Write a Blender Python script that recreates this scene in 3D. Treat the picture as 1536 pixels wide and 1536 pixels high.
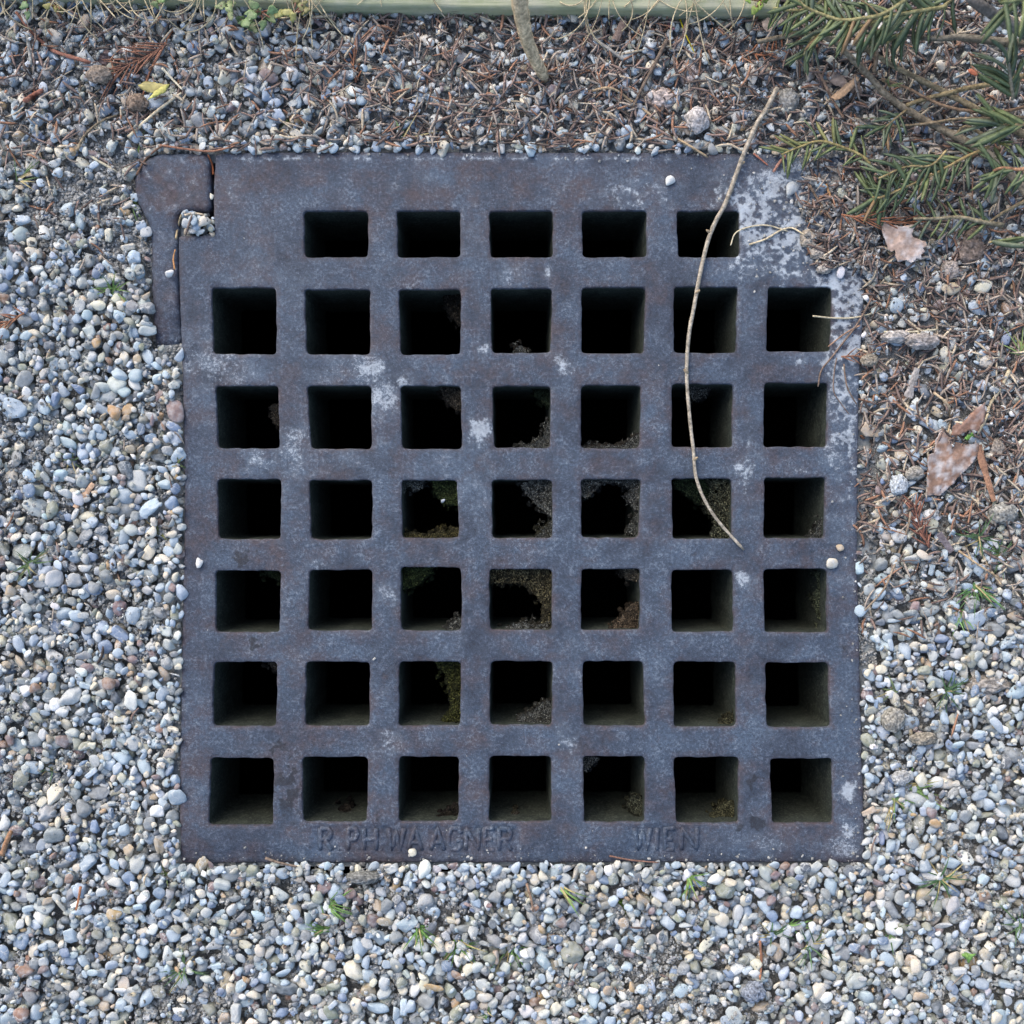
import bpy, bmesh, math, random
import numpy as np
from mathutils import Vector, Matrix, noise as mnoise
from mathutils.geometry import delaunay_2d_cdt

for o in list(bpy.data.objects):
    bpy.data.objects.remove(o, do_unlink=True)
SC = bpy.context.scene
COL = SC.collection
RNG = np.random.default_rng(11)
random.seed(11)

# ------------------------------------------------------------------ camera, sky, sun, exposure
H = 0.768                      # camera height above the grate's top face (z = 0), metres
PXS = 0.0005                   # metres per photo pixel on z = 0
cam_d = bpy.data.cameras.new('camera')
cam = bpy.data.objects.new('camera', cam_d)
COL.objects.link(cam)
cam.location = (0, 0, H)
cam.rotation_euler = (0, 0, 0)
cam_d.sensor_width = 36
cam_d.lens = 36.0
cam_d.clip_start = 0.01
cam_d.clip_end = 1000
cam_d.dof.use_dof = True
cam_d.dof.focus_distance = H
cam_d.dof.aperture_fstop = 3.4
SC.camera = cam

world = bpy.data.worlds.new('World')
SC.world = world
world.use_nodes = True
wn = world.node_tree
wn.nodes.clear()
wo = wn.nodes.new('ShaderNodeOutputWorld')
wb = wn.nodes.new('ShaderNodeBackground')
ws = wn.nodes.new('ShaderNodeTexSky')
ws.sky_type = 'NISHITA'
ws.sun_disc = False
SUN_EL, SUN_ROT = math.radians(40), math.radians(-35)
ws.sun_elevation = SUN_EL
ws.sun_rotation = SUN_ROT
ws.air_density = 1.0
ws.dust_density = 3.0
ws.ozone_density = 1.0
wb.inputs['Strength'].default_value = 0.15
wn.links.new(ws.outputs[0], wb.inputs[0])
wn.links.new(wb.outputs[0], wo.inputs[0])

sun_d = bpy.data.lights.new('sun', 'SUN')
sun_d.energy = 0.6
sun_d.angle = math.radians(65)
sun_d.color = (1.0, 0.98, 0.95)
sun = bpy.data.objects.new('sun', sun_d)
COL.objects.link(sun)
sd = Vector((math.sin(SUN_ROT) * math.cos(SUN_EL), math.cos(SUN_ROT) * math.cos(SUN_EL), math.sin(SUN_EL)))
sun.rotation_euler = (-sd).to_track_quat('-Z', 'Y').to_euler()
sun.location = sd * 5

SC.render.engine = 'CYCLES'
SC.view_settings.view_transform = 'Standard'
SC.view_settings.look = 'None'
SC.view_settings.gamma = 1
SC.view_settings.use_curve_mapping = False
SC.view_settings.exposure = 0.95

# ------------------------------------------------------------------ helpers
def P(px, py, z=0.0):
    k = PXS * (H - z) / H
    return Vector(((px - 768) * k, -(py - 768) * k, z))

def s2l(c):
    c = np.asarray(c, float) / 255.0
    return np.where(c <= 0.04045, c / 12.92, ((c + 0.055) / 1.055) ** 2.4)

_TAB = np.random.default_rng(5).random((256, 256))
def vnoise(x, y, s=0):
    x = np.asarray(x, float) + s * 37.31; y = np.asarray(y, float) + s * 17.77
    xi = np.floor(x).astype(int); yi = np.floor(y).astype(int)
    fx = x - xi; fy = y - yi
    fx = fx * fx * (3 - 2 * fx); fy = fy * fy * (3 - 2 * fy)
    a = _TAB[xi & 255, yi & 255]; b = _TAB[(xi + 1) & 255, yi & 255]
    c = _TAB[xi & 255, (yi + 1) & 255]; d = _TAB[(xi + 1) & 255, (yi + 1) & 255]
    return (a * (1 - fx) + b * fx) * (1 - fy) + (c * (1 - fx) + d * fx) * fy
def fbm(x, y, s=0, o=4):
    t = 0; a = 0.5; n = 0
    for i in range(o):
        t = t + a * vnoise(x * 2 ** i, y * 2 ** i, s + i); n += a; a *= 0.55
    return t / n

def np_mesh(name, V, F, tint=None, smooth=True, extra=None):
    """V (n,3), F (m,3) or list of tuples -> mesh"""
    me = bpy.data.meshes.new(name)
    V = np.asarray(V, np.float32)
    if isinstance(F, np.ndarray):
        k = F.shape[1]; m = F.shape[0]
        me.vertices.add(len(V)); me.vertices.foreach_set('co', V.ravel())
        me.loops.add(m * k); me.loops.foreach_set('vertex_index', F.astype(np.int32).ravel())
        me.polygons.add(m)
        me.polygons.foreach_set('loop_start', np.arange(0, m * k, k, dtype=np.int32))
        me.polygons.foreach_set('use_smooth', np.full(m, smooth))
        me.update(calc_edges=True)
    else:
        me.from_pydata([tuple(v) for v in V], [], F)
        me.polygons.foreach_set('use_smooth', np.full(len(me.polygons), smooth))
    if tint is not None:
        a = me.attributes.new('tint', 'FLOAT_COLOR', 'POINT')
        t = np.asarray(tint, np.float32)
        if t.ndim == 1:
            t = np.tile(t, (len(V), 1))
        a.data.foreach_set('color', t.ravel())
    if extra is not None:
        for nm, arr in extra.items():
            a = me.attributes.new(nm, 'FLOAT_COLOR', 'POINT')
            a.data.foreach_set('color', np.asarray(arr, np.float32).ravel())
    return me

def obj(name, me, mat=None, parent=None, loc=None):
    o = bpy.data.objects.new(name, me)
    COL.objects.link(o)
    if mat is not None and me is not None and len(me.materials) == 0:
        me.materials.append(mat)
    if parent is not None:
        o.parent = parent
    if loc is not None:
        o.location = loc
    return o

USED = {}
def tag(o, label=None, cat=None, group=None, kind=None):
    if label: o['label'] = label
    if cat: o['category'] = cat
    if group: o['group'] = group
    if kind: o['kind'] = kind
    return o

class Acc:
    """collects triangles/verts of many small shapes"""
    def __init__(s): s.V = []; s.F = []; s.T = []; s.n = 0
    def add(s, V, F, tint=None):
        V = np.asarray(V, float)
        s.V.append(V); s.F.append(np.asarray(F, int) + s.n); s.n += len(V)
        if tint is None: tint = (0.5, 0.5, 0.5, 0.5)
        t = np.asarray(tint, float)
        if t.ndim == 1: t = np.tile(t, (len(V), 1))
        s.T.append(t)
    def mesh(s, name, smooth=True, origin=None):
        V = np.concatenate(s.V)
        if origin is not None: V = V - np.asarray(origin)
        return np_mesh(name, V, np.concatenate(s.F), np.concatenate(s.T), smooth)

def tube_geo(pts, rad, n=6, flat=1.0, cap=True, rough=0.0):
    """tapered tube through pts (list of Vector), radii list; flat = vertical squash"""
    pts = [Vector(p) for p in pts]
    m = len(pts)
    V = []; F = []
    for i, p in enumerate(pts):
        t = (pts[min(i + 1, m - 1)] - pts[max(i - 1, 0)])
        if t.length < 1e-9: t = Vector((1, 0, 0))
        t.normalize()
        up = Vector((0, 0, 1)) if abs(t.z) < 0.95 else Vector((0, 1, 0))
        s = t.cross(up).normalized(); u = s.cross(t).normalized()
        r = rad[i] if hasattr(rad, '__len__') else rad
        for k in range(n):
            a = 2 * math.pi * k / n
            rr = r * (1 + (rough * (random.random() - 0.5) if rough else 0))
            V.append(p + s * (math.cos(a) * rr) + u * (math.sin(a) * rr * flat))
    for i in range(m - 1):
        for k in range(n):
            a = i * n + k; b = i * n + (k + 1) % n
            F.append((a, b, b + n)); F.append((a, b + n, a + n))
    if cap:
        V.append(pts[0]); V.append(pts[-1])
        c0 = len(V) - 2; c1 = len(V) - 1
        for k in range(n):
            F.append((c0, (k + 1) % n, k)); F.append((c1, (m - 1) * n + k, (m - 1) * n + (k + 1) % n))
    return np.array([tuple(v) for v in V]), np.array(F)

def smooth_path(pts, n=6):
    """Catmull-Rom through pts"""
    pts = [Vector(p) for p in pts]
    q = [pts[0] * 2 - pts[1]] + pts + [pts[-1] * 2 - pts[-2]]
    out = []
    for i in range(1, len(q) - 2):
        for k in range(n):
            t = k / n
            a, b, c, d = q[i - 1], q[i], q[i + 1], q[i + 2]
            out.append(0.5 * ((2 * b) + (c - a) * t + (2 * a - 5 * b + 4 * c - d) * t * t + (3 * b - a - 3 * c + d) * t ** 3))
    out.append(pts[-1])
    return out

# ------------------------------------------------------------------ materials
def new_mat(name):
    m = bpy.data.materials.new(name); m.use_nodes = True
    nt = m.node_tree
    b = nt.nodes['Principled BSDF']
    return m, nt, b
def N(nt, typ, **kw):
    n = nt.nodes.new(typ)
    for k, v in kw.items():
        setattr(n, k, v)
    return n
def tex(nt, vec, scale, detail=4, rough=0.55, typ='ShaderNodeTexNoise'):
    n = N(nt, typ)
    n.inputs['Scale'].default_value = scale
    if 'Detail' in n.inputs: n.inputs['Detail'].default_value = detail
    if 'Roughness' in n.inputs: n.inputs['Roughness'].default_value = rough
    if vec is not None: nt.links.new(vec, n.inputs['Vector'])
    return n
def ramp(nt, src, a, b, va=0.0, vb=1.0):
    n = N(nt, 'ShaderNodeMapRange'); n.clamp = True
    n.inputs[1].default_value = a; n.inputs[2].default_value = b
    n.inputs[3].default_value = va; n.inputs[4].default_value = vb
    nt.links.new(src, n.inputs[0]); return n.outputs[0]
def math_(nt, op, a, b):
    n = N(nt, 'ShaderNodeMath'); n.operation = op
    for i, v in enumerate((a, b)):
        if isinstance(v, (int, float)): n.inputs[i].default_value = v
        else: nt.links.new(v, n.inputs[i])
    return n.outputs[0]
def mix(nt, fac, a, b, mode='MIX'):
    n = N(nt, 'ShaderNodeMix'); n.data_type = 'RGBA'; n.blend_type = mode
    for i, v in ((0, fac), (6, a), (7, b)):
        if isinstance(v, (int, float)): n.inputs[i].default_value = v
        elif isinstance(v, (tuple, list, np.ndarray)): n.inputs[i].default_value = (*[float(t) for t in v[:3]], 1)
        else: nt.links.new(v, n.inputs[i])
    return n.outputs[2]
def bump(nt, b, h, strength, dist):
    n = N(nt, 'ShaderNodeBump'); n.inputs['Strength'].default_value = strength
    n.inputs['Distance'].default_value = dist
    nt.links.new(h, n.inputs['Height']); nt.links.new(n.outputs[0], b.inputs['Normal'])

def mat_pebble():
    m, nt, b = new_mat('pebble_stone')
    at = N(nt, 'ShaderNodeAttribute', attribute_name='tint')
    g = N(nt, 'ShaderNodeNewGeometry')
    sc = N(nt, 'ShaderNodeVectorMath', operation='SCALE'); sc.inputs[0].default_value = (7, 13, 5)
    nt.links.new(at.outputs['Alpha'], sc.inputs['Scale'])
    ad = N(nt, 'ShaderNodeVectorMath', operation='ADD')
    nt.links.new(g.outputs['Position'], ad.inputs[0]); nt.links.new(sc.outputs[0], ad.inputs[1])
    v = ad.outputs[0]
    n1 = tex(nt, v, 260, 3); n2 = tex(nt, v, 1500, 3, 0.7)
    c = mix(nt, ramp(nt, n1.outputs[0], 0.38, 0.68, 0, 0.6), at.outputs['Color'], mix(nt, 0.5, at.outputs['Color'], (0.62, 0.66, 0.68)))
    c = mix(nt, ramp(nt, n2.outputs[0], 0.5, 0.7, 0, 0.55), c, mix(nt, 0.62, c, (0.045, 0.047, 0.05)))
    # pale quartz veins on some stones
    vn = tex(nt, v, 120, 2, 0.5)
    ridge = math_(nt, 'ABSOLUTE', math_(nt, 'SUBTRACT', vn.outputs[0], 0.5), 0.0)
    sel = N(nt, 'ShaderNodeMath', operation='GREATER_THAN'); nt.links.new(at.outputs['Alpha'], sel.inputs[0]); sel.inputs[1].default_value = 0.66
    c = mix(nt, math_(nt, 'MULTIPLY', ramp(nt, ridge, 0.004, 0.02, 0.7, 0), sel.outputs[0]), c, (0.6, 0.6, 0.57))
    nt.links.new(c, b.inputs['Base Color'])
    b.inputs['Roughness'].default_value = 0.62
    b.inputs['Specular IOR Level'].default_value = 0.35
    bump(nt, b, math_(nt, 'ADD', n2.outputs[0], math_(nt, 'MULTIPLY', n1.outputs[0], 2.0)), 0.5, 0.0005)
    return m

def mat_tint(name, rough=0.8, var=0.35, scale=600, bstr=0.4, bdist=0.0004, spec=0.25, trans=0.0):
    """plain matter coloured by its vertex tint with grain"""
    m, nt, b = new_mat(name)
    at = N(nt, 'ShaderNodeAttribute', attribute_name='tint')
    g = N(nt, 'ShaderNodeNewGeometry')
    n = tex(nt, g.outputs['Position'], scale, 4, 0.65)
    n2 = tex(nt, g.outputs['Position'], scale * 0.25, 3, 0.6)
    f = ramp(nt, n.outputs[0], 0.3, 0.7, 1 - var, 1 + var)
    f = math_(nt, 'MULTIPLY', f, ramp(nt, n2.outputs[0], 0.3, 0.7, 1 - var * 0.6, 1 + var * 0.6))
    cb = N(nt, 'ShaderNodeCombineColor')
    for i in range(3): nt.links.new(f, cb.inputs[i])
    c = mix(nt, 1.0, at.outputs['Color'], cb.outputs[0], 'MULTIPLY')
    nt.links.new(c, b.inputs['Base Color'])
    b.inputs['Roughness'].default_value = rough
    b.inputs['Specular IOR Level'].default_value = spec
    bump(nt, b, n.outputs[0], bstr, bdist)
    return m

def mat_iron(name):
    m, nt, b = new_mat(name)
    st = N(nt, 'ShaderNodeAttribute', attribute_name='stain')
    sp = N(nt, 'ShaderNodeSeparateColor'); nt.links.new(st.outputs['Color'], sp.inputs[0])
    g = N(nt, 'ShaderNodeNewGeometry'); v = g.outputs['Position']
    big = tex(nt, v, 22, 5, 0.6); mid = tex(nt, v, 85, 6, 0.68); fine = tex(nt, v, 420, 5, 0.75); grain = tex(nt, v, 1700, 3, 0.7)
    sp2 = N(nt, 'ShaderNodeVectorMath', operation='ADD'); sp2.inputs[1].default_value = (3.1, 7.7, 1.3); nt.links.new(v, sp2.inputs[0])
    rn = tex(nt, sp2.outputs[0], 45, 6, 0.7); rn2 = tex(nt, sp2.outputs[0], 260, 4, 0.7)
    base = mix(nt, ramp(nt, mid.outputs[0], 0.3, 0.7), IRON_D, IRON_M)
    base = mix(nt, math_(nt, 'MULTIPLY', ramp(nt, big.outputs[0], 0.4, 0.62), 0.8), base, IRON_B)
    # rust: purple-brown bloom
    rf = math_(nt, 'ADD', ramp(nt, rn.outputs[0], 0.47, 0.64, 0, 0.7), math_(nt, 'MULTIPLY', sp.outputs[1], ramp(nt, rn2.outputs[0], 0.3, 0.62, 0.15, 1.0)))
    base = mix(nt, ramp(nt, rf, 0, 1, 0, 0.75), base, RUST)
    # grain of worn casting skin
    gf = ramp(nt, fine.outputs[0], 0.32, 0.68, 0.55, 1.45)
    gf = math_(nt, 'MULTIPLY', gf, ramp(nt, grain.outputs[0], 0.32, 0.68, 0.55, 1.45))
    cb = N(nt, 'ShaderNodeCombineColor')
    for i in range(3): nt.links.new(gf, cb.inputs[i])
    base = mix(nt, 1.0, base, cb.outputs[0], 'MULTIPLY')
    # thin grey dust where lime water has dried
    base = mix(nt, math_(nt, 'MULTIPLY', ramp(nt, sp.outputs[0], 0.0, 0.7), ramp(nt, mid.outputs[0], 0.38, 0.62, 0.05, 0.42)), base, (0.26, 0.31, 0.36))
    # pale dusty flecks
    crisp = math_(nt, 'ADD', math_(nt, 'MULTIPLY', fine.outputs[0], 0.75), math_(nt, 'MULTIPLY', grain.outputs[0], 0.25))
    fl = math_(nt, 'MULTIPLY', ramp(nt, math_(nt, 'ADD', crisp, math_(nt, 'MULTIPLY', mid.outputs[0], 0.45)), 0.765, 0.86), ramp(nt, big.outputs[0], 0.38, 0.62, 0.10, 0.55))
    base = mix(nt, fl, base, (0.27, 0.31, 0.35))
    # lime scale, where it has dried: cover grows with the mask, edges stay crisp
    lf = ramp(nt, math_(nt, 'ADD', crisp, math_(nt, 'MULTIPLY', sp.outputs[0], 0.34)), 0.655, 0.79)
    lf = math_(nt, 'MULTIPLY', lf, ramp(nt, sp.outputs[0], 0.02, 0.35))
    base = mix(nt, math_(nt, 'MULTIPLY', lf, ramp(nt, mid.outputs[0], 0.35, 0.65, 0.4, 0.9)), base, (0.54, 0.59, 0.63))
    # black oily drips
    df = ramp(nt, math_(nt, 'ADD', math_(nt, 'MULTIPLY', mid.outputs[0], 0.7), math_(nt, 'MULTIPLY', sp.outputs[2], 0.36)), 0.52, 0.62)
    df = math_(nt, 'MULTIPLY', df, ramp(nt, sp.outputs[2], 0.05, 0.4))
    base = mix(nt, ramp(nt, df, 0, 1, 0, 0.72), base, (0.014, 0.015, 0.02))
    nt.links.new(base, b.inputs['Base Color'])
    b.inputs['Roughness'].default_value = 0.58
    b.inputs['Specular IOR Level'].default_value = 0.4
    hh = math_(nt, 'ADD', math_(nt, 'MULTIPLY', fine.outputs[0], 1.4), math_(nt, 'ADD', grain.outputs[0], math_(nt, 'MULTIPLY', mid.outputs[0], 2.5)))
    bump(nt, b, hh, 0.8, 0.0006)
    return m

def mat_wall(name, c1, c2, c3, scale=90):
    m, nt, b = new_mat(name)
    g = N(nt, 'ShaderNodeNewGeometry'); v = g.outputs['Position']
    n1 = tex(nt, v, scale, 5, 0.65); n2 = tex(nt, v, scale * 6, 4, 0.7)
    c = mix(nt, ramp(nt, n1.outputs[0], 0.35, 0.65), c1, c2)
    c = mix(nt, ramp(nt, n2.outputs[0], 0.5, 0.72, 0, 0.7), c, c3)
    nt.links.new(c, b.inputs['Base Color'])
    b.inputs['Roughness'].default_value = 0.85
    b.inputs['Specular IOR Level'].default_value = 0.2
    bump(nt, b, n2.outputs[0], 0.6, 0.0008)
    return m

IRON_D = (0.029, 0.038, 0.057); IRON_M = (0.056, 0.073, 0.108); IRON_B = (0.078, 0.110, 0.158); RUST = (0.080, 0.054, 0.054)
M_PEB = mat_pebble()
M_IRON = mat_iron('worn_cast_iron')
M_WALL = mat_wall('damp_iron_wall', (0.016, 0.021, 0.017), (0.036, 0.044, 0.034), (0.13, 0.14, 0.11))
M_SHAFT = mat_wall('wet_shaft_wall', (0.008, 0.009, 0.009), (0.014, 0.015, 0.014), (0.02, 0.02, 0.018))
M_CONC = mat_wall('weathered_concrete', (0.20, 0.22, 0.225), (0.30, 0.32, 0.32), (0.14, 0.145, 0.145), 120)
M_SOIL = mat_wall('dusty_soil', (0.15, 0.145, 0.135), (0.27, 0.26, 0.245), (0.42, 0.41, 0.39), 160)
M_CRUMB = mat_tint('dry_soil_crumb', 0.95, 0.4, 900, 0.8, 0.0006, 0.1)
M_DRY = mat_tint('dry_plant', 0.75, 0.4, 700, 0.4, 0.0003)
M_BARK = mat_tint('twig_bark', 0.8, 0.5, 420, 0.9, 0.0007, 0.2)
M_LEAF = mat_tint('dead_leaf', 0.7, 0.22, 420, 0.4, 0.0003)
M_GREEN = mat_tint('green_blade', 0.5, 0.3, 350, 0.2, 0.0002, 0.4)
M_MOSS = mat_tint('damp_moss', 0.95, 0.5, 1200, 0.9, 0.0006, 0.1)
M_CLOD = mat_tint('mortar_clod', 0.95, 0.45, 500, 1.0, 0.0012, 0.1)
M_BOARD = None

# ------------------------------------------------------------------ grate outline and holes (photo pixels on z = 0)
HOLES = {  # (row, col): TL, TR, BR, BL
}
def hole(r, c, tl, tr, br, bl): HOLES[(r, c)] = [tl, tr, br, bl]
for c, (l, r) in {2: (456, 552), 3: (595.5, 690.5), 4: (734.6, 829.5), 5: (873.5, 970), 6: (1016.5, 1109.5)}.items():
    hole(1, c, (l - .5, 316.5), (r, 316), (r, 385.5), (l + 1, 386))
def row(r, data):
    for c, (lt, rt, yt, lb, rb, yb) in data.items():
        hole(r, c, (lt, yt), (rt, yt), (rb, yb), (lb, yb))
row(2, {1: (317, 413.6, 431.5, 320, 414.6, 531), 2: (457, 555, 434, 460, 555, 531.5), 3: (598, 691, 434, 601.5, 690.6, 532), 4: (736, 828, 432.5, 738.6, 826, 529), 5: (872.5, 968, 431.5, 872, 966, 530), 6: (1011, 1106.7, 430.6, 1011, 1104.5, 529), 7: (1152, 1249, 430.6, 1149.7, 1246, 527)})
row(3, {1: (323, 417, 579, 327, 419, 672.6), 2: (460.5, 556.5, 579, 466.5, 557, 673), 3: (600, 691, 579, 603, 692, 673), 4: (738, 826, 579.5, 741, 825, 671.6), 5: (871, 962, 578, 872, 959.5, 672), 6: (1008, 1099.5, 576, 1008, 1098.5, 671), 7: (1147, 1242, 574.5, 1145.6, 1240, 670)})
row(4, {1: (325.6, 421, 719, 327.7, 421, 808.7), 2: (464, 558, 720, 466.5, 558, 808.7), 3: (602, 685.5, 720.5, 604, 688.5, 807), 4: (738, 828, 720, 738.6, 828, 807), 5: (871.7, 961, 719, 872, 957.6, 806.5), 6: (1008, 1098, 718, 1009, 1098, 808), 7: (1147, 1238.7, 716.6, 1146, 1236.7, 807.5)})
row(5, {1: (323, 421, 856, 324, 418.7, 948.5), 2: (464, 558, 855, 462, 557.5, 946), 3: (601, 692, 851, 601.5, 692, 946), 4: (734, 828, 853.7, 735, 828, 945), 5: (871.7, 960, 853.7, 871.5, 960, 945), 6: (1007.7, 1099.6, 854.7, 1008, 1100.6, 948), 7: (1145.6, 1241, 853.7, 1147, 1241, 949)})
row(6, {1: (320.5, 416, 993, 319, 413.6, 1089.8), 2: (459.7, 555, 993, 457, 553.5, 1089), 3: (599, 691, 993, 598, 690, 1088.8), 4: (736, 829, 992, 735, 827, 1087.8), 5: (874, 965, 992, 875.5, 968, 1089), 6: (1010.5, 1103, 992.5, 1011, 1104.7, 1090.5), 7: (1148, 1243, 994, 1150, 1246, 1091)})
row(7, {1: (316, 410.6, 1137, 312.5, 409, 1237.7), 2: (453.6, 552, 1136, 453.6, 550, 1233.5), 3: (599, 688, 1135.5, 597.5, 687, 1232.6), 4: (734, 827, 1134.5, 734, 827, 1233), 5: (875, 967, 1135, 876, 967, 1233.7), 6: (1011, 1108, 1136, 1014.5, 1108, 1235), 7: (1155, 1248.6, 1138, 1159, 1249.6, 1235)})

def contour(poly, r, step, wob, seed, grow=0.0):
    """rounded, slightly wobbly closed contour of a polygon (clockwise in photo space), grown outward"""
    n = len(poly); pts = []
    P2 = [np.array(p, float) for p in poly]
    rr = r if hasattr(r, '__len__') else [r] * n
    for i in range(n):
        a, b, c = P2[i - 1], P2[i], P2[(i + 1) % n]
        u = (a - b) / np.linalg.norm(a - b); w = (c - b) / np.linalg.norm(c - b)
        ri = rr[i]
        p0 = b + u * ri; p1 = b + w * ri
        k = max(2, int(ri / 1.6)) if ri < 8 else int(ri / 3)
        for t in np.linspace(0, 1, k + 1):
            pts.append((1 - t) ** 2 * p0 + 2 * t * (1 - t) * b + t * t * p1)
        # straight run to next corner
        d = P2[(i + 1) % n]; rn = rr[(i + 1) % n]
        e = d - b; L = np.linalg.norm(e); e = e / L
        q0 = b + e * ri; q1 = d - e * rn
        m = max(1, int(np.linalg.norm(q1 - q0) / step))
        for t in np.arange(1, m) / m:
            pts.append(q0 + (q1 - q0) * t)
    pts = np.array(pts)
    # drop near-duplicates
    keep = [0]
    for i in range(1, len(pts)):
        if np.linalg.norm(pts[i] - pts[keep[-1]]) > 0.6: keep.append(i)
    if np.linalg.norm(pts[keep[0]] - pts[keep[-1]]) < 0.6: keep.pop()
    pts = pts[keep]
    t = np.roll(pts, -1, 0) - np.roll(pts, 1, 0)
    t /= np.linalg.norm(t, axis=1)[:, None] + 1e-9
    nrm = np.stack([t[:, 1], -t[:, 0]], 1)          # outward for clockwise order in y-down space
    w = (fbm(pts[:, 0] / 14, pts[:, 1] / 14, seed, 3) - 0.5) * 2 * wob
    return pts + nrm * w[:, None], nrm

OUT_POLY = [(322, 228), (500, 226.5), (770, 227), (1000, 228), (1303, 231), (1299, 420), (1291, 560), (1288, 700), (1287, 830), (1291, 990), (1296, 1180), (1299, 1296),
            (1000, 1296), (770, 1296), (500, 1296), (269, 1297), (268, 1180), (272, 950), (275.5, 800), (275, 690), (272, 540), (268, 440), (266, 353), (320, 351), (319, 290)]
OUT_R = [7, 3, 3, 3, 10, 3, 3, 3, 3, 3, 3, 6, 3, 3, 3, 7, 3, 3, 3, 3, 3, 3, 4, 5, 3]

def in_poly(x, y, poly):
    x = np.asarray(x, float); y = np.asarray(y, float)
    ins = np.zeros(x.shape, bool); n = len(poly)
    for i in range(n):
        x0, y0 = poly[i]; x1, y1 = poly[(i + 1) % n]
        if y0 == y1: continue
        c = ((y0 > y) != (y1 > y)) & (x < (x1 - x0) * (y - y0) / (y1 - y0) + x0)
        ins ^= c
    return ins

def g2(x, y, cx, cy, rx, ry=None):
    ry = ry or rx
    return np.exp(-(((x - cx) / rx) ** 2 + ((y - cy) / ry) ** 2))

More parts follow.
